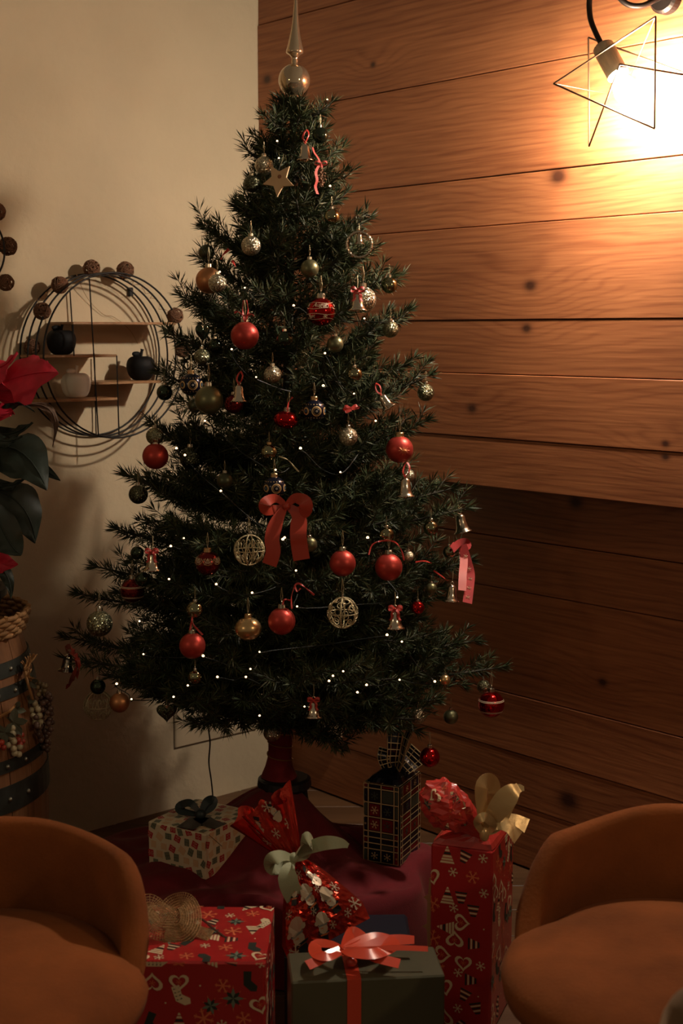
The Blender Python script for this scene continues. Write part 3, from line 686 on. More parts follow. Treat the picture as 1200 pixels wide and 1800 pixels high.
MB().add(*wstr([(500,892),(487,915,.01),(478,945,.015),(480,970,.01),(473,993,.0)], lambda u: .006+.009*min(1, u*3))).build('tail', ribs, t, smooth=True, world=True)
MB().add(*wstr([(508,890),(524,908,.01),(524,938,.02),(526,960,.01),(530,984,.0)], lambda u: .006+.011*min(1, u*3))).build('tail', ribs, t, smooth=True, world=True)
V, F = sphere(10, 7, .008); MB().add([v*1.0+bc+Vector((0,-.012,0)) for v in V], F).build('knot', ribs, t, smooth=True, world=True); ORN.append((bc, .035)); ORN.append((wp(480,950,.06), .018)); ORN.append((wp(526,945,.06), .018))
# ---- snowflake ribbon
rc = surf(808, 962, .9, .05); t = thing('snowflake_ribbon', 'red ribbon printed with white snowflakes at the right edge of tree', 'ribbon', rc)
rsn = mat('ribbon_red_grosgrain', (.28,.014,.014), .8, bump=.1, bscale=900)
MB().add(*wstr([(800,958,.02),(794,966,.03),(806,955,.04),(818,952,.03),(822,960,.02),(812,966,.0)], .008)).build('loop', rsn, t, smooth=True, world=True)
P = [(812,958,.02),(820,985,.02),(826,1010,.02),(824,1035,.02),(821,1060,.02)]
MB().add(*wstr(P, .0105)).build('tail', rsn, t, smooth=True, world=True)
MB().add(*wstr([(812,960,.0),(815,985,.0),(813,1010,.0),(812,1038,.0)], .009)).build('tail', mat('ribbon_red_back', (.45,.06,.045), .55), t, smooth=True, world=True)
b = MB()
for (x, y) in ((818,978),(824,1000),(826,1018),(824,1034),(822,1050)):
    for k in range(3):
        a = k*PI/3+.3; u = Vector((math.cos(a), 0, math.sin(a)))*.0055; cc = surf(x, y, .92, .083); b.add(*tube([cc-u, cc+u], .0006, 4))
b.build('snowflake_print', cream_p, t, world=True); ORN.append((rc, .03)); ORN.append((surf(822,1010,.92,.07), .02))
# ---- loose ribbons tied to baubles and twigs
def ribbon_thing(label, segs, m=ribr, hw=.0022, name='ribbon_tie', ex=.05):
    c = surf(segs[0][0][0], segs[0][0][1], .92, ex); t = thing(name, label, 'ribbon', c, group='narrow ribbons on the tree')
    for s in segs: MB().add(*wstr(s, hw, ex, .25)).build('ribbon_strand', m, t, smooth=True, world=True)
ribbon_thing('narrow red ribbon bow above the high satin red bauble', [[(430,565),(426,545),(428,528)],[(431,566),(436,546),(433,528)],[(430,556),(418,548),(412,550)],[(430,556),(442,552),(446,556)]])
ribbon_thing('small red ribbon bow right of the middle navy bauble', [[(617,719),(608,714),(604,719),(617,719)],[(617,719),(624,713),(630,716),(617,719)],[(617,720),(608,724),(604,722)]], hw=.003)
ribbon_thing('red ribbon rising from the squat red bauble', [[(505,722),(507,708),(514,698)]])
ribbon_thing('looped red ribbon over the right satin red bauble', [[(648,975),(654,958),(670,951),(692,952),(704,965),(710,985)]], hw=.0016)
ribbon_thing('thin red ribbon end right of the satin red pair', [[(730,988),(745,986),(758,990)],[(762,1003),(775,1012),(786,1021)]], hw=.0016)
ribbon_thing('red ribbon tied above the lower middle red bauble', [[(513,1070),(512,1050),(518,1030),(526,1026),(540,1036),(552,1046)],[(497,1063),(500,1054),(512,1056)],[(518,1030),(522,1040),(528,1034)]], hw=.0018)
ribbon_thing('red ribbon loop on the lower left red bauble', [[(334,1108),(337,1092),(341,1100),(356,1116)],[(337,1092),(338,1084)]], hw=.0018)
ribbon_thing('broad red ribbon tied at the far lower left branch tip', [[(130,1146),(122,1136),(116,1142),(130,1150)],[(132,1150),(136,1170),(130,1185),(124,1200),(116,1208)],[(134,1155),(140,1172),(134,1190)]], hw=.006, ex=.02)
ribbon_thing('tiny red ribbon scraps in the shaded upper left branches', [[(402,438),(392,448),(388,456)],[(408,458),(413,468)]], hw=.003)
ribbon_thing('gold cord loop drooping right of the shiny green bauble in mid tree', [[(490,802),(505,808),(516,820),(525,829)]], m=thr, hw=.0016)
# ---- topper
tc_ = at(516.5, 141, TY-.01); t = thing('tree_topper', 'champagne glass ball and spire topper on the tree', 'topper', T1+Vector((0,0,-.02)))
tm = mat('topper_glass', (.62,.47,.30), .12, metal=.9, coat=.5); s_ = 1/pxm(TY)
def tz(py): return at(517, py, TY).z-t.location.z
def tx(py): return at(517+(141-py)*.02, py, TY-.01)-t.location
V, F = sphere(32, 20, 27*s_); MB().add([v+tx(141) for v in V], F).build('ball', tm, t, smooth=True)
def rings_lathe(L, nm):
    V = []; F = []; n = 24
    for (y, r) in L:
        c0 = tx(y)
        for k in range(n): V.append(c0+Vector((math.cos(2*PI*k/n)*r*s_, math.sin(2*PI*k/n)*r*s_, 0)))
    for i in range(len(L)-1):
        for k in range(n): l = (k+1) % n; F.append((i*n+k, i*n+l, (i+1)*n+l, (i+1)*n+k))
    MB().add(V, F).build(nm, tm, t, smooth=True)
rings_lathe([(116,7),(112,5),(108,6),(104,5),(101,6),(97,9),(94,14),(92,15),(88,14.5),(80,12.5),(68,10),(54,7.5),(40,5.5),(20,4),(0,3),(-40,1.6),(-60,.3)], 'spire')
rings_lathe([(190,6),(182,6.5),(176,8),(168,8),(166,7)], 'neck'); ORN.append((tc_, 27*s_))
# ------------------------------------------------------------------ fairy lights
BULB_PX = [(487,248),(490,278),(580,327),(323,946),(516,537),(407,614),(450,663),(571,621),(430,506),(386,478),(575,530),(640,560),(432,1190),(357,1153),(252,1150),(245,1092),(500,945),(497,948),(388,863),(484,826),(528,788),(622,692),(568,678),(520,1003),(522,1066),(698,1050),(706,1128),(680,1116),(603,1180),(628,1217),(644,1204),(585,1188),(578,1197),(535,1242),(456,1146),(440,1176),(300,960),(297,1018),(330,1205),(382,1190),(305,1225),(231,1229),(205,1202),(764,1198),(702,1195),(380,1027),(443,1042),(310,788),(325,800),(360,740),(646,945),(555,1258),(456,1258),(690,565),(598,830),(660,740),(575,175)]
wire_m = mat('light_cable', (.010,.014,.010), .6)
flt = thing('fairy_lights', 'string of tiny warm fairy lights wound through the tree', 'lights', T0)
bul = MB().add(*sphere(8, 6, 1.0)).mesh('bulb', mat('fairy_bulb', (1,.85,.6), .3, emit=((1.0,.62,.30), 5.0)), True)
hold = MB().add(*tube([(0,0,-.5),(0,.6,-2.6)], 1.15, 6)).mesh('bulb_holder', wire_m)
bp = []
for (x, y) in BULB_PX:
    c = surf(x, y, .9, .012); bp.append(c); o = link('bulb', bul, flt, loc=c-flt.location); r = random.uniform(.0018,.0030); o.scale = (r,)*3
    h_ = link('bulb_holder', hold, flt, loc=c-flt.location); h_.scale = (r*.8,)*3
    ORN.append((c, .006))
seq = sorted(range(len(bp)), key=lambda i: (round(bp[i].z/.13), bp[i].x if round(bp[i].z/.13) % 2 else -bp[i].x))
wp_ = []
for i in seq:
    c = bp[i]; wp_.append(c+Vector((0,.012,-.005)))
path = []
for a, b_ in zip(wp_, wp_[1:]):
    ctr = Vector((-.14, TY, 0)); m_ = (a+b_)/2; m_ += Vector((0, .05+.12*(a-b_).length, -.02)); path += [a, m_]
path.append(wp_[-1])
MB().add(*tube(smooth_path(path, 4), .0011, 4)).build('cable', wire_m, flt, world=True)
cb = smooth_path([at(372,1235,3.42), at(366,1272,3.5), at(369,1305,3.55), at(367,1340,3.6), at(371,1370,3.64), at(374,1400,3.66), at(376,1425,3.68), Vector((-.38,3.75,.012)), Vector((-.46,3.80,.006))], 6)
MB().add(*tube(cb, .0022, 6)).build('power_cord', wire_m, flt, world=True)
# ------------------------------------------------------------------ trunk, branches, needles
tree = thing('christmas_tree', 'green artificial christmas tree hung with baubles in the room corner', 'tree', T0)
MB().add(*tube([T0+Vector((0,0,-.02)), T0.lerp(T1,.5), T1], [.017,.013,.006], 10)).build('trunk', mat('trunk_green', (.03,.03,.018), .8), tree, world=True)
stem_m = mat('branch_wire', (.035,.03,.018), .8)
def needle_mat(nm, col):
    return mat(nm, col, .55, noise=.35, nscale=26, spec=.25, objrand=.22)
need_m = needle_mat('needles', (.030,.043,.017)); need_l = needle_mat('needles_light', (.070,.070,.029))
OC = np.array([list(c) for c, r in ORN]); OR_ = np.array([r for c, r in ORN])
AX = np.array([T0.x, T0.y])
def twig_needles(P, dens, ln, rng):
    P = np.array([list(p) for p in P]); seg = P[1:]-P[:-1]; L = np.linalg.norm(seg, axis=1); tot = L.sum(); n = max(4, int(tot*dens))
    cum = np.concatenate([[0], np.cumsum(L)]); s = rng.uniform(0, tot, n); s[:max(4, n//14)] = tot*rng.uniform(.97, 1, max(4, n//14))
    i = np.clip(np.searchsorted(cum, s)-1, 0, len(L)-1); f = (s-cum[i])/L[i]; base = P[i]+seg[i]*f[:,None]; T = seg[i]/L[i][:,None]
    ref = np.where(np.abs(T[:,2:3]) < .9, np.array([[0,0,1.0]]), np.array([[1.0,0,0]])); N1 = np.cross(T, ref); N1 /= np.linalg.norm(N1, axis=1)[:,None]; N2 = np.cross(T, N1)
    a = rng.uniform(0, 2*PI, n); R = N1*np.cos(a)[:,None]+N2*np.sin(a)[:,None]
    lean = rng.uniform(.45, 1.05, n); near_tip = (s/tot) > .93; lean = np.where(near_tip, lean+rng.uniform(.3, 2.2, n), lean)
    D = R+T*lean[:,None]+rng.normal(0, .12, (n,3)); D /= np.linalg.norm(D, axis=1)[:,None]
    l = ln*rng.uniform(.65, 1.15, n); tip = base+D*l[:,None]; Sd = np.cross(D, rng.normal(0, 1, (n,3))); Sd /= np.linalg.norm(Sd, axis=1)[:,None]
    w = .0013*rng.uniform(.8, 1.25, n); mid = base+D*(l*.45)[:,None]
    return base, mid+Sd*w[:,None], tip, mid-Sd*w[:,None]
def keep_mask(mid, tip):
    keep = np.ones(len(mid), bool); ref = (mid+tip)*.5
    lo = ref.min(0)-.35; hi = ref.max(0)+.35
    for c, r in zip(OC, OR_):
        if (c < lo).any() or (c > hi).any(): continue
        rad = c[:2]-AX; rl = np.linalg.norm(rad); rad = rad/rl if rl > 1e-6 else np.array([0,-1.0])
        for d in (np.array([rad[0], rad[1], .05]), np.array([0,-1.0,.12])):
            v = ref-c; t = np.clip(v@d, -.2*r, .22); q = np.linalg.norm(v-t[:,None]*d, axis=1); keep &= q > r*1.0+.001
    return keep
NT = 0
def branch(P0, P1, up=.03, twigs=7, tl=.15, dens=950, ln=.033, rng=None, bare=.25):
    global NT
    P0, P1 = Vector(P0), Vector(P1); L = (P1-P0).length; side = (P1-P0).cross(Vector((0,0,1)))
    side = side.normalized() if side.length > 1e-6 else Vector((1,0,0))
    C1 = P0.lerp(P1, .55)+Vector((0,0,-up))+side*rng.uniform(-.02,.02)
    main = [P0*(1-t)**2+C1*2*t*(1-t)+P1*t*t for t in np.linspace(0, 1, 9)]
    poly = [(main, 1.0)]; sb = MB(); sb.add(*tube(main, [.0028]*8+[.0012], 4))
    for k in range(twigs):
        t = .30+.60*(k+.5*rng.random())/max(twigs,1); i = min(int(t*8), 7); p = main[i].lerp(main[i+1], t*8-i); T = (main[i+1]-main[i]).normalized()
        s = side*(1 if k % 2 else -1); l = min(tl, .5*L)*(1.05-.55*t)*rng.uniform(.75,1.15)
        d = (T*.75+s*rng.uniform(.5,1.0)+Vector((0,0,rng.uniform(-.25,.45)))).normalized()
        q = [p, p+d*l*.5+Vector((0,0,-.004)), p+d*l+Vector((0,0,.012))]; poly.append((q, 1.0)); sb.add(*tube(q, [.0014,.0012,.0008], 3))
    A = [[], [], [], []]
    for j, (pl, _) in enumerate(poly):
        if j == 0: pl = pl[max(0, int(bare*8)):]
        for a, x in zip(A, twig_needles(pl, dens, ln, rng)): a.append(x)
    A = [np.concatenate(a) for a in A]; kp = keep_mask(A[1], A[2]); A = [a[kp] for a in A]; n = len(A[0]); NT += n
    br = sb.build('branch', stem_m, tree, world=True)
    if n == 0: return
    V = np.empty((n*4, 3)); 
    for k in range(4): V[k::4] = A[k]
    V -= np.array(list(tree.location)); me = bpy.data.meshes.new('needles')
    me.vertices.add(n*4); me.vertices.foreach_set('co', V.ravel()); me.loops.add(n*4); me.loops.foreach_set('vertex_index', np.arange(n*4, dtype=np.int32))
    me.polygons.add(n); me.polygons.foreach_set('loop_start', np.arange(0, n*4, 4, dtype=np.int32))
    me.materials.append(need_m); me.materials.append(need_l); me.polygons.foreach_set('material_index', (rng.random(n) < .3).astype(np.int32))
    me.update(calc_edges=True); o = link('needles', me, br, kind='stuff')
rng = np.random.default_rng(11)
TIPS = [(466,203),(582,180),(432,262),(445,240),(604,258),(604,300),(610,338),(418,362),(356,398),(651,382),(352,452),(648,432),(690,482),(316,518),(345,528),(716,545),(300,585),(714,640),(278,652),(757,658),(268,748),(752,738),(300,770),(690,835),(218,832),(246,840),(202,930),(796,858),(822,892),(232,985),(828,985),(165,995),(134,1042),(770,1050),(742,1085),(112,1118),(112,1158),(838,1125),(806,1130),(886,1172),(815,1205),(190,1190),(230,1180),(345,1265),(405,1262),(470,1250),(585,1312),(602,1318),(560,1290),(700,1282),(735,1285),(655,1270),(765,1255),(520,1270),(440,1260),(300,1215)]
for (x, y) in TIPS:
    dx = x-axis_px(y); slope = .42 if y < 560 else (.30 if y < 850 else .12)
    if y > 1200 and abs(dx) < 330: slope = -.35
    P1 = at(x, y, TY+rng.uniform(-.12,.05)) if not (y > 1200 and abs(dx) < 300) else at(x, y, TY-rng.uniform(.1,.3))
    ys = min(max(y+slope*abs(dx)+(0 if y > 1200 else 0), 190), 1225); P0 = axis_at(ys)
    branch(P0, P1, up=.02 if y < 1150 else .0, twigs=3 if y < 350 else (7 if abs(dx) > 150 else 5), tl=.07 if y < 350 else .13, rng=rng, bare=.15)
lv = 0
for py in list(range(196, 420, 22))+list(range(420, 1225, 34)):
    R = halfw(py)/pxm(TY); n = max(6, int((4+R*13)*(1.3 if py > 1000 else 1.1))); slope = .40 if py < 560 else (.30 if py < 850 else .14)
    for k in range(n):
        az = (k+rng.uniform(-.3,.3))/n*2*PI+lv*.9; rr = R*rng.uniform(.55,.86); back = math.sin(az) > .35
        if back and rng.random() < .45: continue
        c0 = axis_at(py); dirv = Vector((math.cos(az), math.sin(az), 0))
        if dirv.y > 0: rr = min(rr, .55)
        P1 = c0+dirv*rr+Vector((0,0,rng.uniform(-.02,.03))); P0 = axis_at(min(py+slope*rr*pxm(TY), 1225))
        branch(P0, P1, up=.02, twigs=3 if py < 320 else (5 if R < .3 else 7), tl=.06 if py < 350 else .15, rng=rng, bare=.2, dens=1150 if py < 420 else 920)
    lv += 1
for k in range(5): # leader
    a = k*1.3; branch(axis_at(205), axis_at(172)+Vector((math.cos(a)*.02, math.sin(a)*.02, .0)), twigs=0, rng=rng, bare=0, dens=1800, ln=.02)
print('needles', NT)
# red felt wrap, gold cord, stand
felt = mat('red_felt', (.20,.010,.014), .95, sheen=.25, noise=.1, nscale=40)
ts = thing('trunk_wrap', 'dark red felt wrapped round the trunk with gold cord spiral', 'wrap', T0)
ax0 = lambda y: axis_at(y)-T0
L = [(1250,22),(1280,21),(1310,21),(1330,22),(1345,25),(1358,30),(1366,33)]
V = []; F = []; n = 28
for (y, r) in L:
    for k in range(n): a = 2*PI*k/n; V.append(ax0(y)+Vector((math.cos(a), math.sin(a), 0))*(r*s_*(1+.05*math.sin(3*a+y*.05))))
for i in range(len(L)-1):
    for k in range(n): l = (k+1) % n; F.append((i*n+k, i*n+l, (i+1)*n+l, (i+1)*n+k))
MB().add(V, F).build('felt', felt, ts, smooth=True)
P = []
for k in range(90):
    u = k/89; y = 1262+u*78; r = np.interp(y, [p[0] for p in L], [p[1] for p in L])+1.5; a = u*2*PI*3.3; P.append(ax0(y)+Vector((math.cos(a), math.sin(a), 0))*r*s_)
MB().add(*tube(P, .0016, 5)).build('gold_cord', mat('gold_cord', (.55,.28,.08), .45, metal=.6), ts, world=False)
std = thing('tree_stand', 'black round tree stand at the foot of the red wrapped trunk', 'stand', T0+Vector((0,0,-.03)))
MB().add(*lathe([(.0001,.0),(.062,.0),(.066,.006),(.064,.022),(.056,.026),(.0001,.026)], 32, (.012,0,.004))).build('ring', mat('black_plastic', (.010,.009,.009), .5), std)
for k in range(3):
    a = k*2*PI/3+.5; MB().add(*tube([(math.cos(a)*.05+.012, math.sin(a)*.05, .012), (math.cos(a)*.08, math.sin(a)*.08, -.11)], .008, 8)).build('leg', MATS['black_plastic'], std)
# podium and the red cloth over it
PC = Vector((-.20, 3.115, 0)); YS = .66; PH = .185
pod = thing('podium', 'low wooden podium hidden under the red cloth beneath the tree', 'podium', PC)
b = MB(); b.add(*boxv(-.27,.27,-.17,.17, PH-.05, PH-.02, .003)); b.build('top_board', fm, pod)
for i in (-1,1):
    for j in (-1,1): MB().add(*boxv(i*.24-.025, i*.24+.025, j*.14-.025, j*.14+.025, 0, PH-.05, .002)).build('leg', fm, pod)
nr, na = 26, 96; V = []; F = []
def cloth_z(r, a):
    apex = (T0-PC); 
    return r
for i in range(nr+1):
    u = i/nr
    for k in range(na):
        a = 2*PI*k/na; Rx = .395+.018*math.sin(5*a+.5)+.012*math.sin(9*a); q = (abs(math.cos(a))**3+abs(math.sin(a))**3)**(-1/3.0); Re = Rx*min(q, 1.16)
        if u < .72:
            rr = .04+(Re-.04)*(u/.72); d = rr; ctr = (T0-PC)*(1-min(1, rr/.30)); z = PH+.008+max(0, (T0.z-.028-PH))*math.exp(-((rr-.04)/.13)**1.5)+(.006*math.sin(7*a+rr*20)+.007*math.sin(4*a-rr*31+1)+.004*math.sin(13*a+rr*40))*min(1, rr*4)
            V.append(PC+Vector((ctr.x+math.cos(a)*rr, ctr.y+math.sin(a)*rr*(1+(YS-1)*min(1, rr/.15)), z)))
        else:
            w = (u-.72)/.28; rr = Re+.02*math.sin(w*PI/2)+w*.035*(1+math.sin(11*a+1.3*math.sin(3*a)))*.5; z = (PH+.008)*(1-w)**1.0*(1-.0)+.004; V.append(PC+Vector((math.cos(a)*rr, math.sin(a)*rr*YS, z)))
for i in range(nr):
    for k in range(na): l = (k+1) % na; F.append((i*na+k, i*na+l, (i+1)*na+l, (i+1)*na+k))
cl = MB().add(V, F).build('tree_skirt_cloth', mat('red_cloth', (.13,.003,.007), .92, sheen=.08, noise=.12, nscale=30, bump=.1, bscale=300), None, smooth=True, label='dark red cloth draped over the podium under the gifts', cat='cloth')
# ------------------------------------------------------------------ printed motifs for the wrapping papers
def m_heart(s):
    o = []; n = 22
    def hp(k, q): t = 2*PI*k/n; return (q*s*math.sin(t)**3, q*s*(13*math.cos(t)-5*math.cos(2*t)-2*math.cos(3*t)-math.cos(4*t))/16)
    for k in range(n): o.append(([hp(k,1), hp(k+1,1), hp(k+1,.66), hp(k,.66)], 0))
    o += m_flake(s*.3, 3)
    return o
def m_stock(s, c=0):
    o = [([(-.45*s,1.0*s),(.30*s,1.0*s),(.25*s,.1*s),(.85*s,-.45*s),(.75*s,-.95*s),(.2*s,-.95*s),(-.45*s,-.35*s)], c)]
    for k in range(4): y = .7*s-k*.34*s; o.append(([(-.08*s,y),(.14*s,y+.14*s),(.2*s,y+.02*s)], 1)); o.append(([(-.12*s,y),(-.32*s,y+.12*s),(-.34*s,y)], 1))
    return o
def m_tree(s):
    o = []
    for k in range(6):
        y0 = -.9*s+k*.31*s; w0 = .75*s*(1-k/6.2); w1 = .75*s*(1-(k+.72)/6.2); o.append(([(-w0,y0),(w0,y0),(w1,y0+.22*s),(-w1,y0+.22*s)], 0 if k % 2 == 0 else (1 if k == 3 else 0)))
    return o
def m_cup(s):
    o = []
    for k, c in enumerate((1,0,1,0,1)): y = .7*s-k*.3*s; w = s*(.75-k*.09); o.append(([(-w,y),(w,y),(w-.06*s,y-.2*s),(-w+.06*s,y-.2*s)], c))
    return o
def m_flake(s, c=3, n=3, w=.09):
    o = []
    for k in range(n):
        a = k*PI/n+.26; u = (math.cos(a), math.sin(a)); v = (-u[1], u[0])
        o.append(([(-u[0]*s-v[0]*w*s,-u[1]*s-v[1]*w*s),(u[0]*s-v[0]*w*s,u[1]*s-v[1]*w*s),(u[0]*s+v[0]*w*s,u[1]*s+v[1]*w*s),(-u[0]*s+v[0]*w*s,-u[1]*s+v[1]*w*s)], c))
        for q in (-1,1):
            for e in (-1,1):
                p = (u[0]*s*.6*q, u[1]*s*.6*q); d = (u[0]*q*.25*s+v[0]*e*.28*s, u[1]*q*.25*s+v[1]*e*.28*s)
                o.append(([p, (p[0]+d[0], p[1]+d[1]), (p[0]+d[0]*.8+u[0]*q*.1*s, p[1]+d[1]*.8+u[1]*q*.1*s), (p[0]+u[0]*q*.1*s, p[1]+u[1]*q*.1*s)], c))
    return o
def m_star8(s):
    o = []
    for k in range(8):
        a = k*PI/4; L = s if k % 2 == 0 else s*.85; q = PI/8
        o.append(([(0,0),(.45*s*math.cos(a-q),.45*s*math.sin(a-q)),(L*math.cos(a),L*math.sin(a)),(.45*s*math.cos(a+q),.45*s*math.sin(a+q))], 2 if k % 2 == 0 else 1))
        o.append(([(L*.86*math.cos(a-.05),L*.86*math.sin(a-.05)),(L*1.2*math.cos(a),L*1.2*math.sin(a)),(L*.86*math.cos(a+.05),L*.86*math.sin(a+.05))], 3))
    return o
def m_dot(s): return [([(s*math.cos(k*PI/3), s*math.sin(k*PI/3)) for k in range(6)], 0)]
def m_square(s, c, mark):
    o = [([(-s,-s*.9),(s,-s*.9),(s,s*.9),(-s,s*.9)], c)]
    if mark is not None:
        for q in (-.42,.42):
            for e in (-.4,.4): o.append(([(s*q-.2*s,s*e+.12*s),(s*q+.2*s,s*e+.12*s),(s*q,s*e-.24*s)], mark))
        o.append(([(-s*.05,-s*.9),(s*.05,-s*.9),(s*.05,s*.9),(-s*.05,s*.9)], mark))
    return o
def m_lines(s, c, lc):
    o = [([(-s*.8,-s),(s*.8,-s),(s*.8,s),(-s*.8,s)], c)]
    for q in (-.5,0,.5): o.append(([(s*q-.05*s,-s),(s*q+.05*s,-s),(s*q+.05*s,s),(s*q-.05*s,s)], lc))
    o.append(([(-s*.8,-.05*s),(s*.8,-.05*s),(s*.8,.05*s),(-s*.8,.05*s)], lc)); return o
def m_snowman(s):
    cir = lambda x, y, r, c, n=10: ([(x+r*math.cos(2*PI*k/n), y+r*math.sin(2*PI*k/n)) for k in range(n)], c)
    return [cir(0,-.55*s,.55*s,0), cir(0,.2*s,.4*s,0), ([(-.5*s,.45*s),(.5*s,.45*s),(.5*s,.55*s),(.32*s,.6*s),(.32*s,1.15*s),(-.32*s,1.15*s),(-.32*s,.6*s),(-.5*s,.55*s)], 1), ([(-.32*s,.6*s),(.32*s,.6*s),(.32*s,.72*s),(-.32*s,.72*s)], 3), ([(0,.22*s),(.3*s,.14*s),(0,.12*s)], 3), ([(-.42*s,-.12*s),(.42*s,-.12*s),(.4*s,.0),(-.4*s,.0)], 2), cir(-.5*s,-.3*s,.18*s,0,7), cir(.5*s,-.3*s,.18*s,0,7)]
def stamp(b, motif, u0, v0, rot, fn, bounds=None):
    c, s = math.cos(rot), math.sin(rot); lay = {}
    for j, (poly, col) in enumerate(motif):
        P = [(u0+x*c-y*s, v0+x*s+y*c) for x, y in poly]
        if bounds:
            P = [(min(max(x, bounds[0]), bounds[1]), min(max(y, bounds[2]), bounds[3])) for x, y in P]
            if max(x for x, y in P)-min(x for x, y in P) < 1e-5 or max(y for x, y in P)-min(y for x, y in P) < 1e-5: continue
        b.add([fn(x, y, .0004+.00005*j) for x, y in P], [tuple(range(len(P)))], col)
def scatter(b, uw, vh, fn, motifs, step, seed, jit=.25, border=.0):
    r = random.Random(seed); i = 0; v = step*.5; row = 0
    while v < vh:
        u = step*(.3 if row % 2 else .75)
        while u < uw:
            m = motifs[(i*5+row*3+r.randint(0,1)) % len(motifs)]; i += 1
            stamp(b, m() if callable(m) else m, u+r.uniform(-jit,jit)*step, v+r.uniform(-jit,jit)*step, r.choice((0,0.3,-.35,PI*.5,PI,2.6)), fn, (.0005, uw-.0005, .0005, vh-.0005)); u += step
        v += step*.86; row += 1
inks = [mat('ink_cream', (.74,.58,.36), .5), mat('ink_dark_green', (.020,.028,.020), .5), mat('ink_teal', (.16,.20,.14), .5), mat('ink_coral', (.70,.17,.07), .45)]
red_paper = mat('red_gift_paper', (.42,.020,.020), .30, coat=.3, noise=.06, nscale=6, bump=.12, bscale=14)
def boxframe(corner, ux, uy, w, d, h, z0):
    """box on a corner with horizontal unit vectors ux, uy; returns face mapping functions"""
    c = Vector((corner[0], corner[1], z0)); X, Y, Z = Vector(ux), Vector(uy), Vector((0,0,1))
    return c, X, Y, Z
def paper_box(t, corner, ang, w, d, h, z0, m, bev=.004):
    X = Vector((math.cos(ang), math.sin(ang), 0)); Y = Vector((-X.y, X.x, 0)); c = Vector((corner[0], corner[1], z0))
    V, F = boxv(0, w, 0, d, 0, h, bev); o = MB().add([c+X*v[0]+Y*v[1]+Vector((0,0,v[2])) for v in V], F).build('wrapped_box', m, t, world=True)
    Z = Vector((0,0,1))
    return dict(o=o, front=lambda u, v, e: c+X*u+Z*v-Y*e, right=lambda u, v, e: c+X*(w+e)+Y*u+Z*v, top=lambda u, v, e: c+X*u+Y*v+Z*(h+e), left=lambda u, v, e: c-X*e+Y*(d-u)+Z*v, c=c, X=X, Y=Y)
XM = [lambda: m_heart(.019), lambda: m_tree(.020), lambda: m_star8(.021), lambda: m_stock(.020), lambda: m_flake(.014), lambda: m_cup(.017), lambda: m_heart(.018), lambda: m_flake(.018), lambda: m_stock(.019, 1), lambda: m_star8(.018), lambda: m_dot(.0018), lambda: m_flake(.010,0)]
# ---- large red box, front left
c0 = atz(478, 1593, .31); x1 = c0.x; t = thing('red_gift_box', 'large red patterned gift box behind the left chair, with burlap bow', 'gift', (x1-.17, 2.46, 0))
fb = paper_box(t, (x1-.30, 2.335), -.02, .30, .24, .31, 0.0, red_paper)
b = MB(); scatter(b, .30, .24, fb['top'], XM, .042, 3); scatter(b, .30, .31, fb['front'], XM, .042, 4); scatter(b, .24, .31, fb['right'], XM, .042, 5)
b.build('printed_motifs', inks, fb['o'], world=True)
jute = mat('burlap', (.44,.26,.11), .9, noise=.25, nscale=120, bump=.6, bscale=500)
def weave(P, Wd, nl=9):
    b = MB(); n = len(P)
    for k in range(nl): q = -1+2*k/(nl-1); b.add(*tube([P[i]+Wd[i]*q for i in range(n)], .0009, 3))
    for i in range(n): b.add(*tube([P[i]-Wd[i], P[i]+Wd[i]], .0008, 3))
    return b
def jutes(pts, w, fdir, nm, par):
    P = smooth_path(pts, 14); Wd = []
    for i in range(len(P)): tt = (P[min(i+1,len(P)-1)]-P[max(i-1,0)]).normalized(); Wd.append(tt.cross(Vector(fdir)).normalized()*w)
    bb = weave(P, Wd); bb.build(nm, jute, par, world=True)
zb = .312; bwt = thing('burlap_bow', 'loosely woven burlap ribbon bow on the large red gift box', 'bow', (x1-.17, 2.44, .312))
jp = lambda px, py, Y: at(px, py, Y)
jutes([jp(318,1630,2.47), jp(285,1606,2.48), jp(262,1590,2.50), jp(252,1605,2.44), jp(275,1632,2.42), jp(318,1634,2.45)], .022, (.3,-.6,.8), 'loop', bwt)
jutes([jp(318,1634,2.47), jp(300,1598,2.52), jp(322,1586,2.54), jp(334,1600,2.50), jp(334,1625,2.44), jp(318,1642,2.42), jp(290,1640,2.42)], .019, (.2,-.8,.6), 'loop', bwt)
jutes([jp(325,1630,2.46), jp(345,1636,2.44), jp(370,1645,2.43)], .014, (0,-.3,.95), 'tail', bwt)
MB().add(*tube(smooth_path([jp(320,1630,2.46), jp(350,1615,2.48), jp(372,1630,2.46), jp(396,1648,2.43)], 6), .0022, 5)).build('dried_stem', mat('dried_brown', (.10,.035,.02), .8), bwt, world=True)
# ---- green box with scarlet ribbon bow
gp = mat('olive_gift_paper', (.085,.080,.045), .38, noise=.06, nscale=5, bump=.1, bscale=10)
gl, gr_ = atz(512, 1727, .265), atz(777, 1704, .265); ang = math.atan2(gr_.y-gl.y, gr_.x-gl.x)*.55; t = thing('green_gift_box', 'olive green gift box with a glossy scarlet ribbon bow', 'gift', (gl.x+.14, gl.y+.05, 0))
gw_ = (gr_-gl).length; fb = paper_box(t, gl, ang, gw_, .12, .265, 0, gp, .003)
rbm = mat('scarlet_gloss_ribbon', (.62,.065,.03), .25, coat=.4)
rx = .112
b = MB(); P = [fb['front'](rx,.0,.001), fb['front'](rx,.13,.001), fb['front'](rx,.2655,.001), fb['top'](rx,.06,.001), fb['top'](rx,.12,.001)]
b.add(*strip(P, [fb['X']*.0125]*5, .0004)); b.build('ribbon_band', rbm, fb['o'], world=True)
k0 = fb['top'](rx, .045, .012); bt = thing('ribbon_bow', 'glossy scarlet ribbon bow on the olive green box', 'bow', k0)
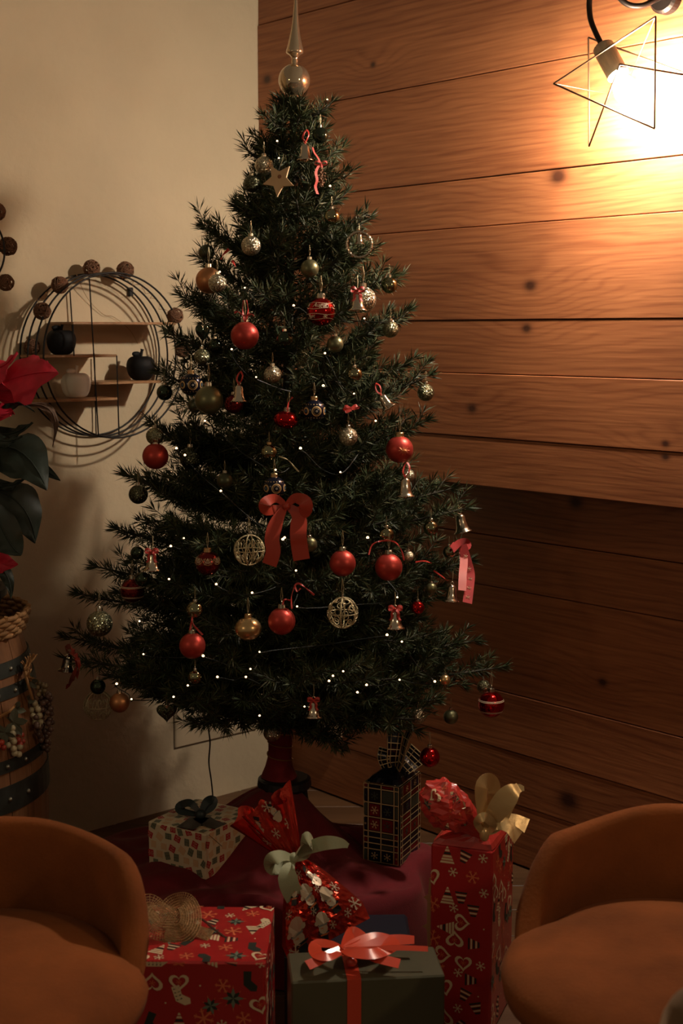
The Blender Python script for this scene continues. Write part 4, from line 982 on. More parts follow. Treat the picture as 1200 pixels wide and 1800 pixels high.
def bowloop(pts, w, par, m, nm='loop', f=(0,-.75,.66), wv=None):
    P = smooth_path(pts, 6); Wd = []
    for i in range(len(P)):
        tt = (P[min(i+1,len(P)-1)]-P[max(i-1,0)]).normalized(); q = tt.cross(Vector(f)); q = q.normalized() if q.length > 1e-4 else Vector((0,0,1)); ww = w(i/(len(P)-1)) if callable(w) else w; Wd.append(q*ww)
    MB().add(*strip(P, Wd, .0004)).build(nm, m, par, smooth=True, world=True)
kY = k0.y; K = lambda x, y, d=0: at(x, y, kY+d)
pin = lambda a, bq: (lambda u: a+(bq-a)*math.sin(PI*min(1, max(0, u))))
bowloop([K(602,1668), K(580,1660,.02), K(556,1660,.03), K(556,1676,-.02), K(578,1682,-.03), K(602,1672)], pin(.005,.012), bt, rbm, f=(0,-.4,.9))
bowloop([K(602,1668), K(628,1655,.03), K(662,1648,.05), K(690,1660,.03), K(660,1676,-.02), K(620,1676,-.02), K(602,1670)], pin(.005,.014), bt, rbm, f=(0,-.4,.9))
bowloop([K(602,1668), K(612,1648,.04), K(622,1640,.06), K(640,1656,.04), K(602,1670)], pin(.005,.012), bt, rbm, f=(.3,-.7,.5))
bowloop([K(600,1670), K(575,1680,-.02), K(556,1690,-.035), K(540,1697,-.045)], .010, bt, rbm, 'tail', f=(0,-.55,.83))
bowloop([K(606,1670), K(640,1666,.02), K(672,1656,.04), K(700,1652,.05), K(728,1652,.05)], pin(.008,.012), bt, rbm, 'tail', f=(0,-.6,.8))
bowloop([K(606,1672), K(640,1674,-.01), K(662,1684,-.02), K(702,1694,-.03)], .010, bt, rbm, 'tail', f=(0,-.5,.85))
bowloop([K(606,1670), K(660,1668,.0), K(700,1666,.0), K(752,1668,.0)], .005, bt, rbm, 'tail', f=(0,-.7,.7))
V, F = sphere(12, 8, .009); MB().add([Vector((v.x*1.2, v.y, v.z))+k0 for v in V], F).build('knot', rbm, bt, smooth=True, world=True)
# ---- dark blue parcel in the shade behind, carries the foil bag
np_ = mat('dark_blue_paper', (.010,.012,.022), .4)
t = thing('dark_blue_parcel', 'plain dark blue parcel in shade behind the olive green box', 'gift', (.05, 2.77, 0)); paper_box(t, (-.115, 2.665), 0.03, .262, .20, .165, 0, np_, .006)
# ---- foil-wrapped bag with snowmen
foil = mat('red_foil', (.55,.045,.025), .20, metal=.75, bump=.5, bscale=16)
bgY = 2.74; nk = at(516, 1508, bgY+.02); bt0, bt1 = at(508, 1692, bgY-.10), at(650, 1614, bgY-.03); bm = (bt0+bt1)/2
t = thing('foil_gift_bag', 'red foil gift bag printed with snowmen, gathered by a sage ribbon', 'gift', bm)
axd = (bm-nk); wd = (bt1-bt0)/2; nd = axd.cross(wd).normalized(); 
if nd.y > 0: nd = -nd
def bag(u, v, e=0.0):            # u across -1..1 (front only), v from neck 0 to bottom 1
    hw = .14+.86*min(1, v*1.25)**.8; th = .052*math.sin(PI*min(.97, .12+.86*v))*math.sqrt(max(0, 1-u*u))
    fold = (.006*math.sin(u*9+v*5)*(1-v)+.004*math.sin(v*16+u*6)+.003*math.sin(u*21-v*9)*(1-v))*(1-abs(u))
    return nk+axd*(.03+.97*v)+wd*(u*hw)+nd*(th+fold*(1 if th > .004 else 0)+e)
def bagb(u, v): p = bag(u, v); d = (p-nk).dot(nd); return p-nd*d*1.55
V = []; F = []; nu, nv = 26, 30
for fn_ in (bag, bagb):
    n0 = len(V)
    for j in range(nv+1):
        for i in range(nu+1):
            u_ = -1+2*i/nu; p_ = fn_(u_, j/nv); V.append(p_+nd*random.gauss(0,.0022)*(1-abs(u_)**4)*(1.4-j/nv) if fn_ is bag else p_)
    for j in range(nv):
        for i in range(nu): q = n0+j*(nu+1)+i; F.append((q, q+1, q+nu+2, q+nu+1))
bo = MB().add(V, F).build('bag_body', foil, t, smooth=False, world=True)
b = MB(); rr_ = random.Random(3)
for (u, v, s, k, rt) in ((-.62,.34,0.0244,0,2.9),(.18,.30,0.0256,0,.5),(-.22,.50,0.0293,0,3.4),(.30,.62,0.0268,0,3.3),(-.66,.80,0.0317,0,3.3),(-.08,.84,0.0244,0,3.0),(.62,.52,.012,1,0),(-.2,.66,.008,1,0),(.55,.84,.009,1,0),(.14,.88,.008,1,.4),(-.80,.95,.016,1,0),(-.85,.55,.009,1,0),(.1,.46,.009,1,0),(-.3,.2,.012,1,0),(.8,.78,.014,1,0)):
    mo = m_snowman(s) if k == 0 else m_flake(s, 0)
    W_ = wd.length; A_ = axd.length
    stamp(b, mo, 0, 0, rt, lambda x, y, e, u=u, v=v: bag(max(-.99, min(.99, u+x/W_)), max(0, min(1, v-y/A_)), .0045+e))
b.build('printed_snowmen', [mat('print_silver_cream', (.55,.45,.32), .35, metal=.3), mat('print_black', (.012,.014,.016), .3), mat('print_grey', (.18,.19,.17), .35), mat('print_orange', (.50,.14,.04), .35)], bo, world=True)
# gathered top
def flare(base, axis, wide, thick, L, w0, w1, t1, folds, seed, nm, m, par, droop=0.0):
    A = Vector(axis).normalized(); Wv = Vector(wide); Wv = (Wv-A*Wv.dot(A)).normalized(); Tv = A.cross(Wv); V = []; F = []; n, rows = 64, 12; r = random.Random(seed); ph = [r.uniform(0, 6) for _ in range(4)]
    for j in range(rows+1):
        s = j/rows
        for k in range(n):
            a = 2*PI*k/n; ww = w0+(w1-w0)*s**.8; tt_ = w0*.8+(t1-w0*.8)*s; f = 1+.28*s*math.sin(folds*a+ph[0])+.12*math.sin((folds*2+1)*a+ph[1])
            ed = 1+.10*math.sin(3*a+ph[2])*s+.06*math.sin(8*a+ph[3])*s
            V.append(base+A*(L*s*ed)+Wv*(math.cos(a)*ww*f)+Tv*(math.sin(a)*tt_*f)+Vector((0,0,-droop*s*s)))
    for j in range(rows):
        for k in range(n): l = (k+1) % n; F.append((j*n+k, j*n+l, (j+1)*n+l, (j+1)*n+k))
    return MB().add(V, F).build(nm, m, par, smooth=True, world=True), (lambda u, s, e: base+A*(L*s)+Wv*(math.sin(u)*(w0+(w1-w0)*s**.8))-Tv*0+(Vector((0,-1,.3)).normalized())*((w0*.8+(t1-w0*.8)*s)*math.cos(u)*1.25+e))
tp = at(474, 1436, bgY+.03); fo, ff = flare(nk, tp-nk, (1,.1,.55), 0, (tp-nk).length*1.28, .013, .060, .030, 5, 2, 'gathered_top', foil, t)
b = MB()
for (u, s, k) in ((-.6,.75,0),(.3,.8,0),(-.1,.5,1),(.7,.55,1),(-.9,.45,1),(.15,.95,1)): stamp(b, m_snowman(.016) if k == 0 else m_flake(.010,0), 0, 0, u, lambda x, y, e, u=u, s=s: ff(u+x/.05, min(1.05, s+y/.10), .002+e))
b.build('printed_snowmen', MATS and [MATS['print_silver_cream'], MATS['print_black'], MATS['print_grey'], MATS['print_orange']], fo, world=True)
sgm = mat('sage_ribbon', (.33,.35,.21), .62, bump=.15, bscale=700, sheen=.2)
sb_ = thing('sage_ribbon_bow', 'sage green fabric ribbon bow round the neck of foil bag', 'bow', nk); nY = bgY-.025; S = lambda x, y, d=0: at(x, y, nY+d)
bowloop([S(516,1508), S(528,1490,-.02), S(541,1476,-.03), S(548,1484,.0), S(536,1500,.01), S(518,1510)], pin(.006,.017), sb_, sgm, f=(.75,-.5,.5))
bowloop([S(514,1508), S(494,1504,-.02), S(478,1512,-.03), S(480,1526,-.01), S(496,1520,.01), S(514,1510)], pin(.006,.016), sb_, sgm, f=(.1,-.75,.6))
bowloop([S(518,1508), S(540,1492,-.01), S(570,1482,-.02), S(597,1482,-.02), S(612,1487,-.02)], lambda u: .005+.009*math.sin(PI*min(1,u*1.05)), sb_, sgm, 'tail', f=(0,-.95,.3))
bowloop([S(514,1510), S(506,1530,-.03), S(508,1555,-.04), S(520,1580,-.035)], lambda u: .006+.014*min(1, u*2), sb_, sgm, 'tail', f=(0,-.98,.2))
V, F = sphere(12, 8, .011); MB().add([v+S(516,1508) for v in V], F).build('knot', sgm, sb_, smooth=True, world=True)
# ---- white gift with little printed parcels
wpap = mat('cream_gift_paper', (.72,.60,.40), .45, bump=.12, bscale=18, noise=.04)
f0 = atz(362, 1548, .198); aw = math.radians(-32); t = thing('cream_gift_box', 'cream gift box printed with small red and grey-green parcels', 'gift', f0+Vector((0,.08,0)))
A1 = Vector((math.cos(aw), math.sin(aw), 0)); wL = .165; cc = f0-A1*wL
fb = paper_box(t, cc, aw, wL, .185, .106, f0.z, wpap, .003)
WM = [lambda: m_square(.0085,0,1), lambda: m_lines(.009,2,3), lambda: m_square(.009,4,None), lambda: m_square(.0085,0,1), lambda: m_lines(.0085,2,3), lambda: m_square(.008,4,None)]
b = MB(); scatter(b, wL, .106, fb['front'], WM, .0255, 7, .12); scatter(b, .185, .106, fb['right'], WM, .0255, 8, .12); scatter(b, wL, .185, fb['top'], WM, .0255, 9, .12)
b.build('printed_parcels', [mat('p_red', (.45,.025,.028), .5), mat('p_pale', (.60,.42,.28), .5), mat('p_sage', (.20,.21,.13), .5), mat('p_dark', (.05,.055,.04), .5), mat('p_peach', (.68,.44,.24), .5)], fb['o'], world=True)
MB().add(*tube([fb['right'](.012,.102,.0006), fb['right'](.06,.060,.0006)], .0006, 3)).build('paper_fold', MATS['p_dark'], fb['o'], world=True)
teal = mat('dark_teal_ribbon', (.014,.024,.024), .5, sheen=.15)
wt = f0.z+.106; tb = thing('teal_ribbon_bow', 'dark teal ribbon bow on the cream gift box', 'bow', fb['top'](wL*.62,.085,.002)); TYY = tb.location.y; Q = lambda x, y, d=0: at(x, y, TYY+d)
bowloop([Q(352,1430), Q(335,1412,.0), Q(318,1416,.01), Q(320,1426,.0), Q(352,1432)], pin(.004,.012), tb, teal, f=(0,-.6,.8))
bowloop([Q(352,1430), Q(362,1410,.01), Q(374,1406,.02), Q(370,1420,.01), Q(352,1432)], pin(.004,.011), tb, teal, f=(.2,-.6,.7))
V, F = sphere(12, 8, .013); MB().add([v+Q(352,1432) for v in V], F).build('knot', teal, tb, smooth=True, world=True)
tl = lambda px, py: atz(px, py, wt+.004)
bowloop([tl(352,1436), tl(340,1446), tl(325,1456)], .022, tb, teal, 'tail', f=(0,0,1)); bowloop([tl(352,1436), tl(368,1446), tl(388,1452)], .020, tb, teal, 'tail', f=(0,0,1))
# ---- navy and gold foil gift
nf = mat('navy_foil', (.014,.014,.022), .16, metal=.6, bump=.45, bscale=14)
n0 = atz(702, 1522, .20); an = math.radians(-25); nW, nD, nH = .092, .125, .185; NX = Vector((math.cos(an), math.sin(an), 0))
t = thing('navy_foil_gift', 'tall navy and gold foil gift with twisted paper top', 'gift', n0-NX*nW*.5+Vector((0,.06,0)))
fb = paper_box(t, n0-NX*nW, an, nW, nD, nH, n0.z, nf, .012)
def grid(b, uw, vh, fn, seed):
    r = random.Random(seed); g = .0013; cols = [0, .014, uw/2, uw-.014, uw]; v = 0; rows = [0]
    while v < vh-.02: v += r.choice((.014,.03,.014,.034)); rows.append(min(v, vh))
    rows.append(vh)
    cl_ = lambda x, lo, hi: max(lo, min(hi, x))
    e0 = .0012
    for a in rows: b.add([fn(x, cl_(y,.0,vh), e0) for x, y in ((.003,a-g),(uw-.003,a-g),(uw-.003,a+g),(.003,a+g))], [(0,1,2,3)], 0)
    for cx in cols:
        cx = cl_(cx, .003, uw-.003); b.add([fn(x, y, e0) for x, y in ((cx-g,0),(cx+g,0),(cx+g,vh),(cx-g,vh))], [(0,1,2,3)], 0)
    for i in range(len(rows)-1):
        for j in range(4):
            x0, x1_ = cols[j]+.003, cols[j+1]-.003; y0, y1 = rows[i]+.003, rows[i+1]-.003
            if y1-y0 < .004 or x1_-x0 < .003: continue
            k = r.choice((1,2,3,1,2,4)); b.add([fn(x, y, e0) for x, y in ((x0,y0),(x1_,y0),(x1_,y1),(x0,y1))], [(0,1,2,3)], k)
            if k != 4 and y1-y0 > .015: stamp(b, m_flake(min(x1_-x0, y1-y0)*.38, 4 if r.random() < .5 else 0), (x0+x1_)/2, (y0+y1)/2, r.random(), lambda x, y, e: fn(x, y, e0+e))
ninks = [mat('gold_line', (.50,.37,.19), .45, metal=.2), mat('foil_blue', (.012,.016,.035), .25, metal=.5), mat('foil_red', (.20,.015,.012), .25, metal=.6), mat('foil_black', (.010,.010,.012), .3, metal=.4), mat('foil_teal', (.06,.08,.06), .3, metal=.4)]
b = MB(); grid(b, nW, nH, fb['front'], 1); grid(b, nD, nH, fb['right'], 2); grid(b, nW, nD, fb['top'], 3); b.build('gold_grid_print', ninks, fb['o'], world=True)
nkx = fb['top'](nW*.55, nD*.5, .028)
# shoulders gathering to the twist
V = []; F = []; nn_ = 32
for (s, z) in ((1.0,-.002),(.8,.010),(.42,.022),(.2,.030),(.16,.040)):
    for k in range(nn_):
        a = 2*PI*k/nn_; ca, sa = math.cos(a), math.sin(a); q = 1/max(abs(ca), abs(sa)); q = min(q, 1.3); V.append(fb['top'](nW*.5+nW*.47*s*ca*q*(1+.06*math.sin(7*a)), nD*.5+nD*.47*s*sa*q*(1+.06*math.sin(5*a)), z))
for j in range(4):
    for k in range(nn_): l = (k+1) % nn_; F.append((j*nn_+k, j*nn_+l, (j+1)*nn_+l, (j+1)*nn_+k))
MB().add(V, F).build('gathered_shoulder', nf, t, smooth=False, world=True)
def ffan(pts, w0, w1, nm, f, seed):
    P = smooth_path(pts, 5); n = len(P); Wd = []
    for i in range(n): tt = (P[min(i+1,n-1)]-P[max(i-1,0)]).normalized(); q = tt.cross(Vector(f)).normalized(); Wd.append(q*(w0+(w1-w0)*i/(n-1)))
    o = MB().add(*strip(P, Wd, .0005)).build(nm, nf, t, smooth=False, world=True); b = MB(); fv = [Wd[i].cross(P[min(i+1,n-1)]-P[max(i-1,0)]).normalized() for i in range(n)]
    r = random.Random(seed)
    for sg in (1,-1):
        for q in (-.93,-.45,.45,.93): b.add(*tube([P[i]+Wd[i]*q+fv[i]*.0008*sg for i in range(n)], .0011, 3), 0)
        for i in range(1, n, 2): b.add(*tube([P[i]-Wd[i]*.95+fv[i]*.0008*sg, P[i]+Wd[i]*.95+fv[i]*.0008*sg], .0011, 3), 0)
    b.build('gold_grid_print', ninks, o, world=True)
ny = nkx.y; U = lambda x, y, d=0: at(x, y, ny+d)
ffan([U(692,1368), U(690,1340,-.01), U(692,1312,-.01), U(694,1286,.0)], .010, .020, 'twist_flap', (.2,-.95,.1), 1)
ffan([U(694,1366), U(704,1340,-.02), U(712,1305,-.025), U(722,1278,-.02)], .006, .013, 'twist_flap', (-.85,-.5,.1), 2)
ffan([U(694,1368), U(712,1350,.0), U(726,1335,.01), U(738,1322,.01)], .010, .030, 'twist_flap', (.1,-.9,.3), 3)
ffan([U(690,1368), U(680,1350,-.01), U(674,1332,-.01), U(678,1316,.0)], .010, .018, 'twist_flap', (-.3,-.9,.2), 4)
# ---- tall red gift with gathered paper and gold bow
F0 = atz(866, 1497, .39); La, Ra = atz(757, 1483, .39), atz(928, 1440, .39)
at_ = math.atan2(F0.y-La.y, F0.x-La.x); wT = (F0-La).length; t = thing('tall_red_gift', 'tall red patterned gift beside the right chair, top paper gathered', 'gift', (F0+La).to_2d().to_3d()/2+Vector((0,.08,0)))
fb = paper_box(t, La, at_, wT, .185, .39, 0, red_paper, .004)
b = MB(); scatter(b, wT, .39, fb['front'], XM, .040, 14); scatter(b, .185, .39, fb['right'], XM, .040, 15); scatter(b, wT, .185, fb['top'], XM, .040, 16); b.build('printed_motifs', inks, fb['o'], world=True)
te = mat('torn_card', (.42,.22,.10), .8)
P2 = [(0,.15),(-.010,.15),(-.012,.20),(-.022,.205),(-.012,.212),(-.012,.262),(-.020,.268),(-.010,.275),(-.008,.31),(0,.31)]
V = [fb['front'](u, v, e) for e in (-.02,-.018) for u, v in P2]; nP = len(P2)
MB().add(V, [tuple(range(nP)), tuple(range(nP, 2*nP))[::-1]]+[(k, (k+1) % nP, nP+(k+1) % nP, nP+k) for k in range(nP)]).build('paper_edge', te, t, world=True)
gY = F0.y+.03; G = lambda x, y, d=0: at(x, y, gY+d); kn_ = G(846, 1466, .0)
red_l = mat('red_gift_paper_crumpled', (.52,.040,.030), .28, coat=.35, bump=.35, bscale=12)
# closed puffy crown of the gathered paper
A_ = (G(752,1414,.02)-kn_).normalized(); endc = G(786,1416,.0)
V, F = sphere(28, 18); r_ = random.Random(4)
def puff(v): return endc+Vector((v.x*.054, v.y*.040, v.z*.050))*(1+.06*math.sin(v.x*7+v.z*9)+.05*math.sin(v.y*13-v.z*8+v.x*5)+.04*math.sin(v.x*17+v.z*3))+Vector((0,0,-.016*v.x))
po = MB().add([puff(v) for v in V], F).build('gathered_paper', red_l, t, smooth=False, world=True)
b = MB()
for (u, v, mo) in ((-.6,.45,m_heart(.30)),(.35,.55,m_stock(.36)),(-.85,-.05,m_star8(.28)),(.2,-.05,m_flake(.26)),(.75,.1,m_flake(.18)),(-.05,-.75,m_tree(.28)),(.7,-.45,m_star8(.26)),(-.3,.95,m_flake(.2)),(-.45,-.5,m_flake(.2))):
    stamp(b, mo, 0, 0, u, lambda x, y, e, u=u, v=v: puff(on_sphere(u+x, max(-1.4, min(1.4, v+y)), 1.02+e)))
b.build('printed_motifs', inks, po, world=True)
V = []; F = []; nn_ = 40; kc = Vector((kn_.x, kn_.y, .39))
for (s, z) in ((1.0,.0005),(.86,.012),(.6,.020),(.36,.030),(.20,.046),(.16,.060)):
    for k in range(nn_):
        a = 2*PI*k/nn_; ca, sa = math.cos(a), math.sin(a); q = min(1/max(abs(ca), abs(sa)), 1.36); w_ = 1+.10*math.sin(9*a+s*4)*(1-s)
        e_ = fb['top'](wT*.5+wT*.498*ca*q, .0925+.0915*sa*q, 0); V.append(kc.lerp(e_, s*w_ if s < 1 else 1)+Vector((0,0,z+.006*math.sin(9*a)*(1-s)+.004*math.sin(5*a+2)*(1-s))))
for j in range(5):
    for k in range(nn_): l = (k+1) % nn_; F.append((j*nn_+k, j*nn_+l, (j+1)*nn_+l, (j+1)*nn_+k))
MB().add(V, F).build('gathered_base', red_l, t, smooth=False, world=True)
nkp = smooth_path([kn_, (kn_+endc)/2+Vector((0,0,.004)), endc], 5)
MB().add(*tube(nkp, [.014,.015,.018,.022,.027,.031,.034,.036,.038,.039,.040], 14)).build('gathered_neck', red_l, t, smooth=False, world=True)
gb = mat('gold_satin_ribbon', (.62,.43,.20), .30, metal=.45, bump=.1, bscale=40)
go = thing('gold_ribbon_bow', 'shiny gold ribbon bow on the tall red gift', 'bow', kn_); g2 = gY-.045; H_ = lambda x, y, d=0: at(x, y, g2+d)
bowloop([H_(850,1462), H_(847,1430,.0), H_(846,1384,.0), H_(858,1374,.02), H_(868,1386,.04), H_(862,1420,.03), H_(852,1462)], pin(.005,.017), go, gb, f=(.45,-.85,.1))
bowloop([H_(852,1464), H_(872,1428,-.01), H_(896,1396,-.01), H_(912,1384,.0)], lambda u: .004+.018*math.sin(PI*min(.9, u*1.0)), go, gb, 'tail', f=(.1,-.85,.4))
bowloop([H_(852,1466), H_(876,1448,.0), H_(904,1392,.01), H_(921,1386,.01)], lambda u: .003+.010*math.sin(PI*min(.95, u)), go, gb, 'tail', f=(-.2,-.85,.4))
bowloop([H_(852,1468), H_(872,1438,.0), H_(902,1440,.0), H_(926,1452,.0)], lambda u: .003+.012*u, go, gb, 'tail', f=(0,-.8,.6))
bowloop([H_(852,1468), H_(872,1450,-.01), H_(896,1452,-.01), H_(914,1468,-.01)], lambda u: .004+.018*u, go, gb, 'tail', f=(.1,-.75,.6))
bowloop([H_(850,1468), H_(838,1446,-.015), H_(852,1436,-.02), H_(866,1452,-.01), H_(852,1468)], pin(.004,.009), go, gb, f=(-.3,-.8,.4))
V, F = sphere(12, 8, .010); MB().add([Vector((v.x, v.y, v.z*1.5))+H_(851,1466) for v in V], F).build('knot', gb, go, smooth=True, world=True)
# ------------------------------------------------------------------ tub chairs
suede = mat('rust_suede', (.205,.060,.0145), .95, sheen=.04, spec=.2, noise=.32, nscale=6, bump=.12, bscale=160)
legw = wood_mat('chair_leg_wood', (.30,.16,.075), (.20,.10,.045), along=(4,40,60), axis_flip=True)
def smooths(x, a, b_): t = max(0, min(1, (x-a)/(b_-a))); return t*t*(3-2*t)
def tub_chair(label, loc, rotz, back=.565, arm=.548, seat=.430, R=.285, m=suede, group='tub chairs'):
    t = thing('tub_chair', label, 'chair', loc, rotz, group)
    V = []; F = []; n = 84; prof_n = None
    for k in range(n):
        ph = -PI+2*PI*k/n; ap = abs(math.degrees(ph))
        top = back-(back-arm)*smooths(ap, 15, 60); top = top-(top-.372)*smooths(ap, 62, 104)
        yl = 1.0 if ap < 90 else 1.0+.10*smooths(ap, 90, 170); thk = .036
        ri = R-thk; f_in = 1-.09*smooths(ap, 80, 110); pr = [(.10,.335),(R*.72,.335),(R*.86,.35),(R*.95,.385),(R*.995,.43 if top > .44 else .40)]
        h = max(top-.43, .004); pr += [(R+.004,.43+h*.45 if top > .44 else top-.012), (R+.006, top-.022 if top > .46 else top-.008), (R-.003, top-.006), (R-thk*.5, top+.002), (ri+.004, top-.006), (ri-.002, top-.024 if top > .46 else top-.009), (ri-.002, min(.43, top-.02)), (ri-.01, .37)]
        for (r, z) in pr: V.append(Vector((math.sin(ph)*r*f_in, math.cos(ph)*r*yl*f_in, z)))
        prof_n = len(pr)
    for k in range(n):
        l = (k+1) % n
        for i in range(prof_n-1): F.append((k*prof_n+i, l*prof_n+i, l*prof_n+i+1, k*prof_n+i+1))
    o = MB().add(V, F).build('shell', m, t, smooth=True)
    # cushion
    V = []; F = []; n = 64; rings_ = [(0,seat+.010),(.25,seat+.009),(.5,seat+.006),(.72,seat+.001),(.88,seat-.010),(.96,seat-.024),(1.0,seat-.045),(.985,seat-.068),(.92,seat-.082)]
    for (q, z) in rings_:
        for k in range(n):
            a = 2*PI*k/n; s_a = math.sin(a); cx = math.cos(a); e = (abs(cx)**2.5+abs(s_a)**2.5)**(-1/2.5)
            rx = .250+.042*smooths(-s_a, -.30, .12); ry = rx if s_a < 0 else .245; ry *= 1.06 if s_a < 0 else 1; e = 1+(e-1)*.45; V.append(Vector((cx*e*rx*max(q,.001), s_a*e*ry*max(q,.001)-.0, z-.012*(1 if q else 1)*max(0, 1-q)*0+.004*math.sin(3*a)*q*(1-q))))
    for i in range(len(rings_)-1):
        for k in range(n): l = (k+1) % n; F.append((i*n+k, i*n+l, (i+1)*n+l, (i+1)*n+k))
    MB().add(V, F).build('seat_cushion', m, t, smooth=True)
    for sx in (-1,1):
        for sy in (-1,1):
            P = [(sx*.15, sy*.15, .345), (sx*.235, sy*.235, 0.0)]; MB().add(*tube(P, [.020,.012], 12)).build('leg', legw, t, smooth=True)
    return t
tub_chair('rust suede tub chair at lower left, in front of large red box', (-.595, 2.09, 0), math.radians(4))
tub_chair('rust suede tub chair at lower right, beside the tall red gift', (.555, 2.13, 0), math.radians(-22), back=.575)
tub_chair('brown chair back just showing in the lower right corner', (.655, 1.50, 0), math.radians(160), back=.70, arm=.69, m=mat('brown_suede', (.13,.075,.035), .85, sheen=.3, noise=.1))
# ------------------------------------------------------------------ barrel
oakb = wood_mat('barrel_oak', (.26,.115,.045), (.15,.06,.022), along=(3,30,40), axis_flip=True, rough=.6)
hoopm = mat('hoop_iron', (.055,.058,.048), .55, metal=.7, noise=.3, nscale=20)
BY = 3.08; BC = Vector((at(78,1440,BY).x-.30, BY, 0)); BH = at(33,1110,BY).z
def brad(z): u = (z/BH-.48)/.52; return .305-.052*u*u
bar = thing('wine_barrel', 'old oak barrel with dark iron hoops at the left edge', 'barrel', BC)
ns = 24; zs = np.linspace(0, BH, 13)
for k in range(ns):
    a0, a1 = 2*PI*k/ns+.004, 2*PI*(k+1)/ns-.004; V = []; F = []
    for z in zs:
        for a, d in ((a0,0),((a0+a1)/2,.0008),(a1,0)): r = brad(z)+d; V.append((math.cos(a)*r, math.sin(a)*r, z))
        for a in (a1,(a0+a1)/2,a0): r = brad(z)-.022; V.append((math.cos(a)*r, math.sin(a)*r, z))
    for i in range(len(zs)-1):
        for q in range(6): F.append((i*6+q, i*6+(q+1) % 6, (i+1)*6+(q+1) % 6, (i+1)*6+q))
    F += [tuple(range(6))[::-1], tuple(range((len(zs)-1)*6, len(zs)*6))]
    MB().add(V, F).build('stave', oakb, bar)
MB().add(*lathe([(.0001,BH-.03),(brad(BH)-.02,BH-.03),(brad(BH)-.02,BH-.045),(.0001,BH-.045)], 48)).build('barrel_head', oakb, bar)
for (yy0, yy1) in ((1142,1172),(1180,1206),(1296,1322),(1338,1388)):
    z1_ = at(45, yy0+4, BY).z; z0_ = at(45, yy1-2, BY).z; pr = [(brad(z0_)+.0005,z0_),(brad(z0_)+.0035,z0_),(brad((z0_+z1_)/2)+.0038,(z0_+z1_)/2),(brad(z1_)+.0035,z1_),(brad(z1_)+.0005,z1_)]
    ho = MB().add(*lathe(pr, 64)).build('hoop', hoopm, bar, smooth=False)
    for a in (-.55, -.35, -1.2): r = brad((z0_+z1_)/2)+.004; V, F = sphere(8, 6, .0055); MB().add([Vector((math.cos(a)*r+v.x, math.sin(a)*r+v.y, (z0_+z1_)/2+v.z)) for v in V], F).build('rivet', mat('rivet', (.3,.28,.22), .35, metal=.9), ho, smooth=True)
z0_, z1_ = .05, .10; MB().add(*lathe([(brad(z0_)+.0005,z0_),(brad(z0_)+.0035,z0_),(brad(z1_)+.0035,z1_),(brad(z1_)+.0005,z1_)], 64)).build('hoop', hoopm, bar)
# wicker basket with a dark pot and the poinsettia
wick = mat('wicker', (.36,.19,.075), .7, noise=.3, nscale=80)
BK = Vector((BC.x+.055, BC.y-.005, BH)); kr = .205
bk = thing('wicker_basket', 'low wicker basket standing on top of the barrel', 'basket', BK)
for j in range(5): MB().add(*tube([(math.cos(2*PI*k/56)*(kr+.004*(1 if (k+j) % 2 else -1)+.003*j), math.sin(2*PI*k/56)*(kr+.004*(1 if (k+j) % 2 else -1)+.003*j), .006+j*.010) for k in range(56)], .006, 5, closed=True)).build('wicker_strand', wick, bk, smooth=True)
for k in range(28): a = 2*PI*k/28; MB().add(*tube([(math.cos(a)*(kr-.002), math.sin(a)*(kr-.002), -.0+.002), (math.cos(a)*(kr+.013), math.sin(a)*(kr+.013), .054)], .005, 5)).build('wicker_stake', wick, bk)
MB().add(*lathe([(.0001,.002),(kr-.01,.002),(kr-.01,.006),(.0001,.006)], 40)).build('base', wick, bk)
pot = thing('plant_pot', 'dark plant pot inside the wicker basket', 'pot', BK+Vector((0,0,.007)))
MB().add(*lathe([(.0001,0),(.13,0),(.165,.075),(.172,.075),(.172,.092),(.160,.092),(.150,.07),(.0001,.068)], 40)).build('pot_body', mat('pot_black', (.008,.008,.009), .5), pot, smooth=False)
MB().add(*lathe([(.0001,.074),(.154,.072)], 32)).build('soil', mat('soil', (.02,.012,.008), .95, noise=.4, nscale=60), pot)
leaf_g = mat('poinsettia_green', (.012,.022,.013), .62, noise=.25, nscale=25); leaf_r = mat('poinsettia_red', (.50,.010,.034), .65, noise=.2, nscale=30); stemm = mat('poinsettia_stem', (.035,.045,.02), .7)
pl = thing('poinsettia', 'tall poinsettia with red bracts and dark leaves at the left edge', 'plant', BK+Vector((0,0,.08)))
def leaf(base, tip, w, m, bend=(0,0,-.02), facing=(.2,-1,.4), nm='leaf', notch=0.0, dry=False):
    base, tip = Vector(base), Vector(tip); d = tip-base; f = Vector(facing); s = d.cross(f).normalized(); nrm = s.cross(d).normalized(); V = []; F = []; n = 14; mw = 6
    for i in range(n+1):
        u = i/n; c = base+d*u+Vector(bend)*4*u*(1-u); hw = w*(math.sin(PI*min(1, u**.75))**.85)*(1 if u < .98 else .15)+.0005
        if notch and .45 < u < .6: hw *= 1+notch
        for j in range(mw+1): q = -1+2*j/mw; V.append(c+s*hw*q+nrm*(-.25*hw*q*q+.006*math.sin(u*14+q*3)*abs(q)+.002*math.cos(u*26)*abs(q)))
    for i in range(n):
        for j in range(mw): a = i*(mw+1)+j; F.append((a, a+1, a+mw+2, a+mw+1))
    k = len(V); b = MB().add(V+[v-nrm*.0007 for v in V], F+[tuple(x+k for x in f_)[::-1] for f_ in F]); o = b.build(nm, m, pl, smooth=True, world=True)
    P = [base+d*u+Vector(bend)*4*u*(1-u)-nrm*-.001 for u in np.linspace(0, .95, 8)]; MB().add(*tube(P, [.0016]*7+[.0006], 4)).build('midrib', m, o, smooth=True, world=True); return o
PYY = 2.98
Pp = lambda x, y, d=0: at(x, y, PYY+d)
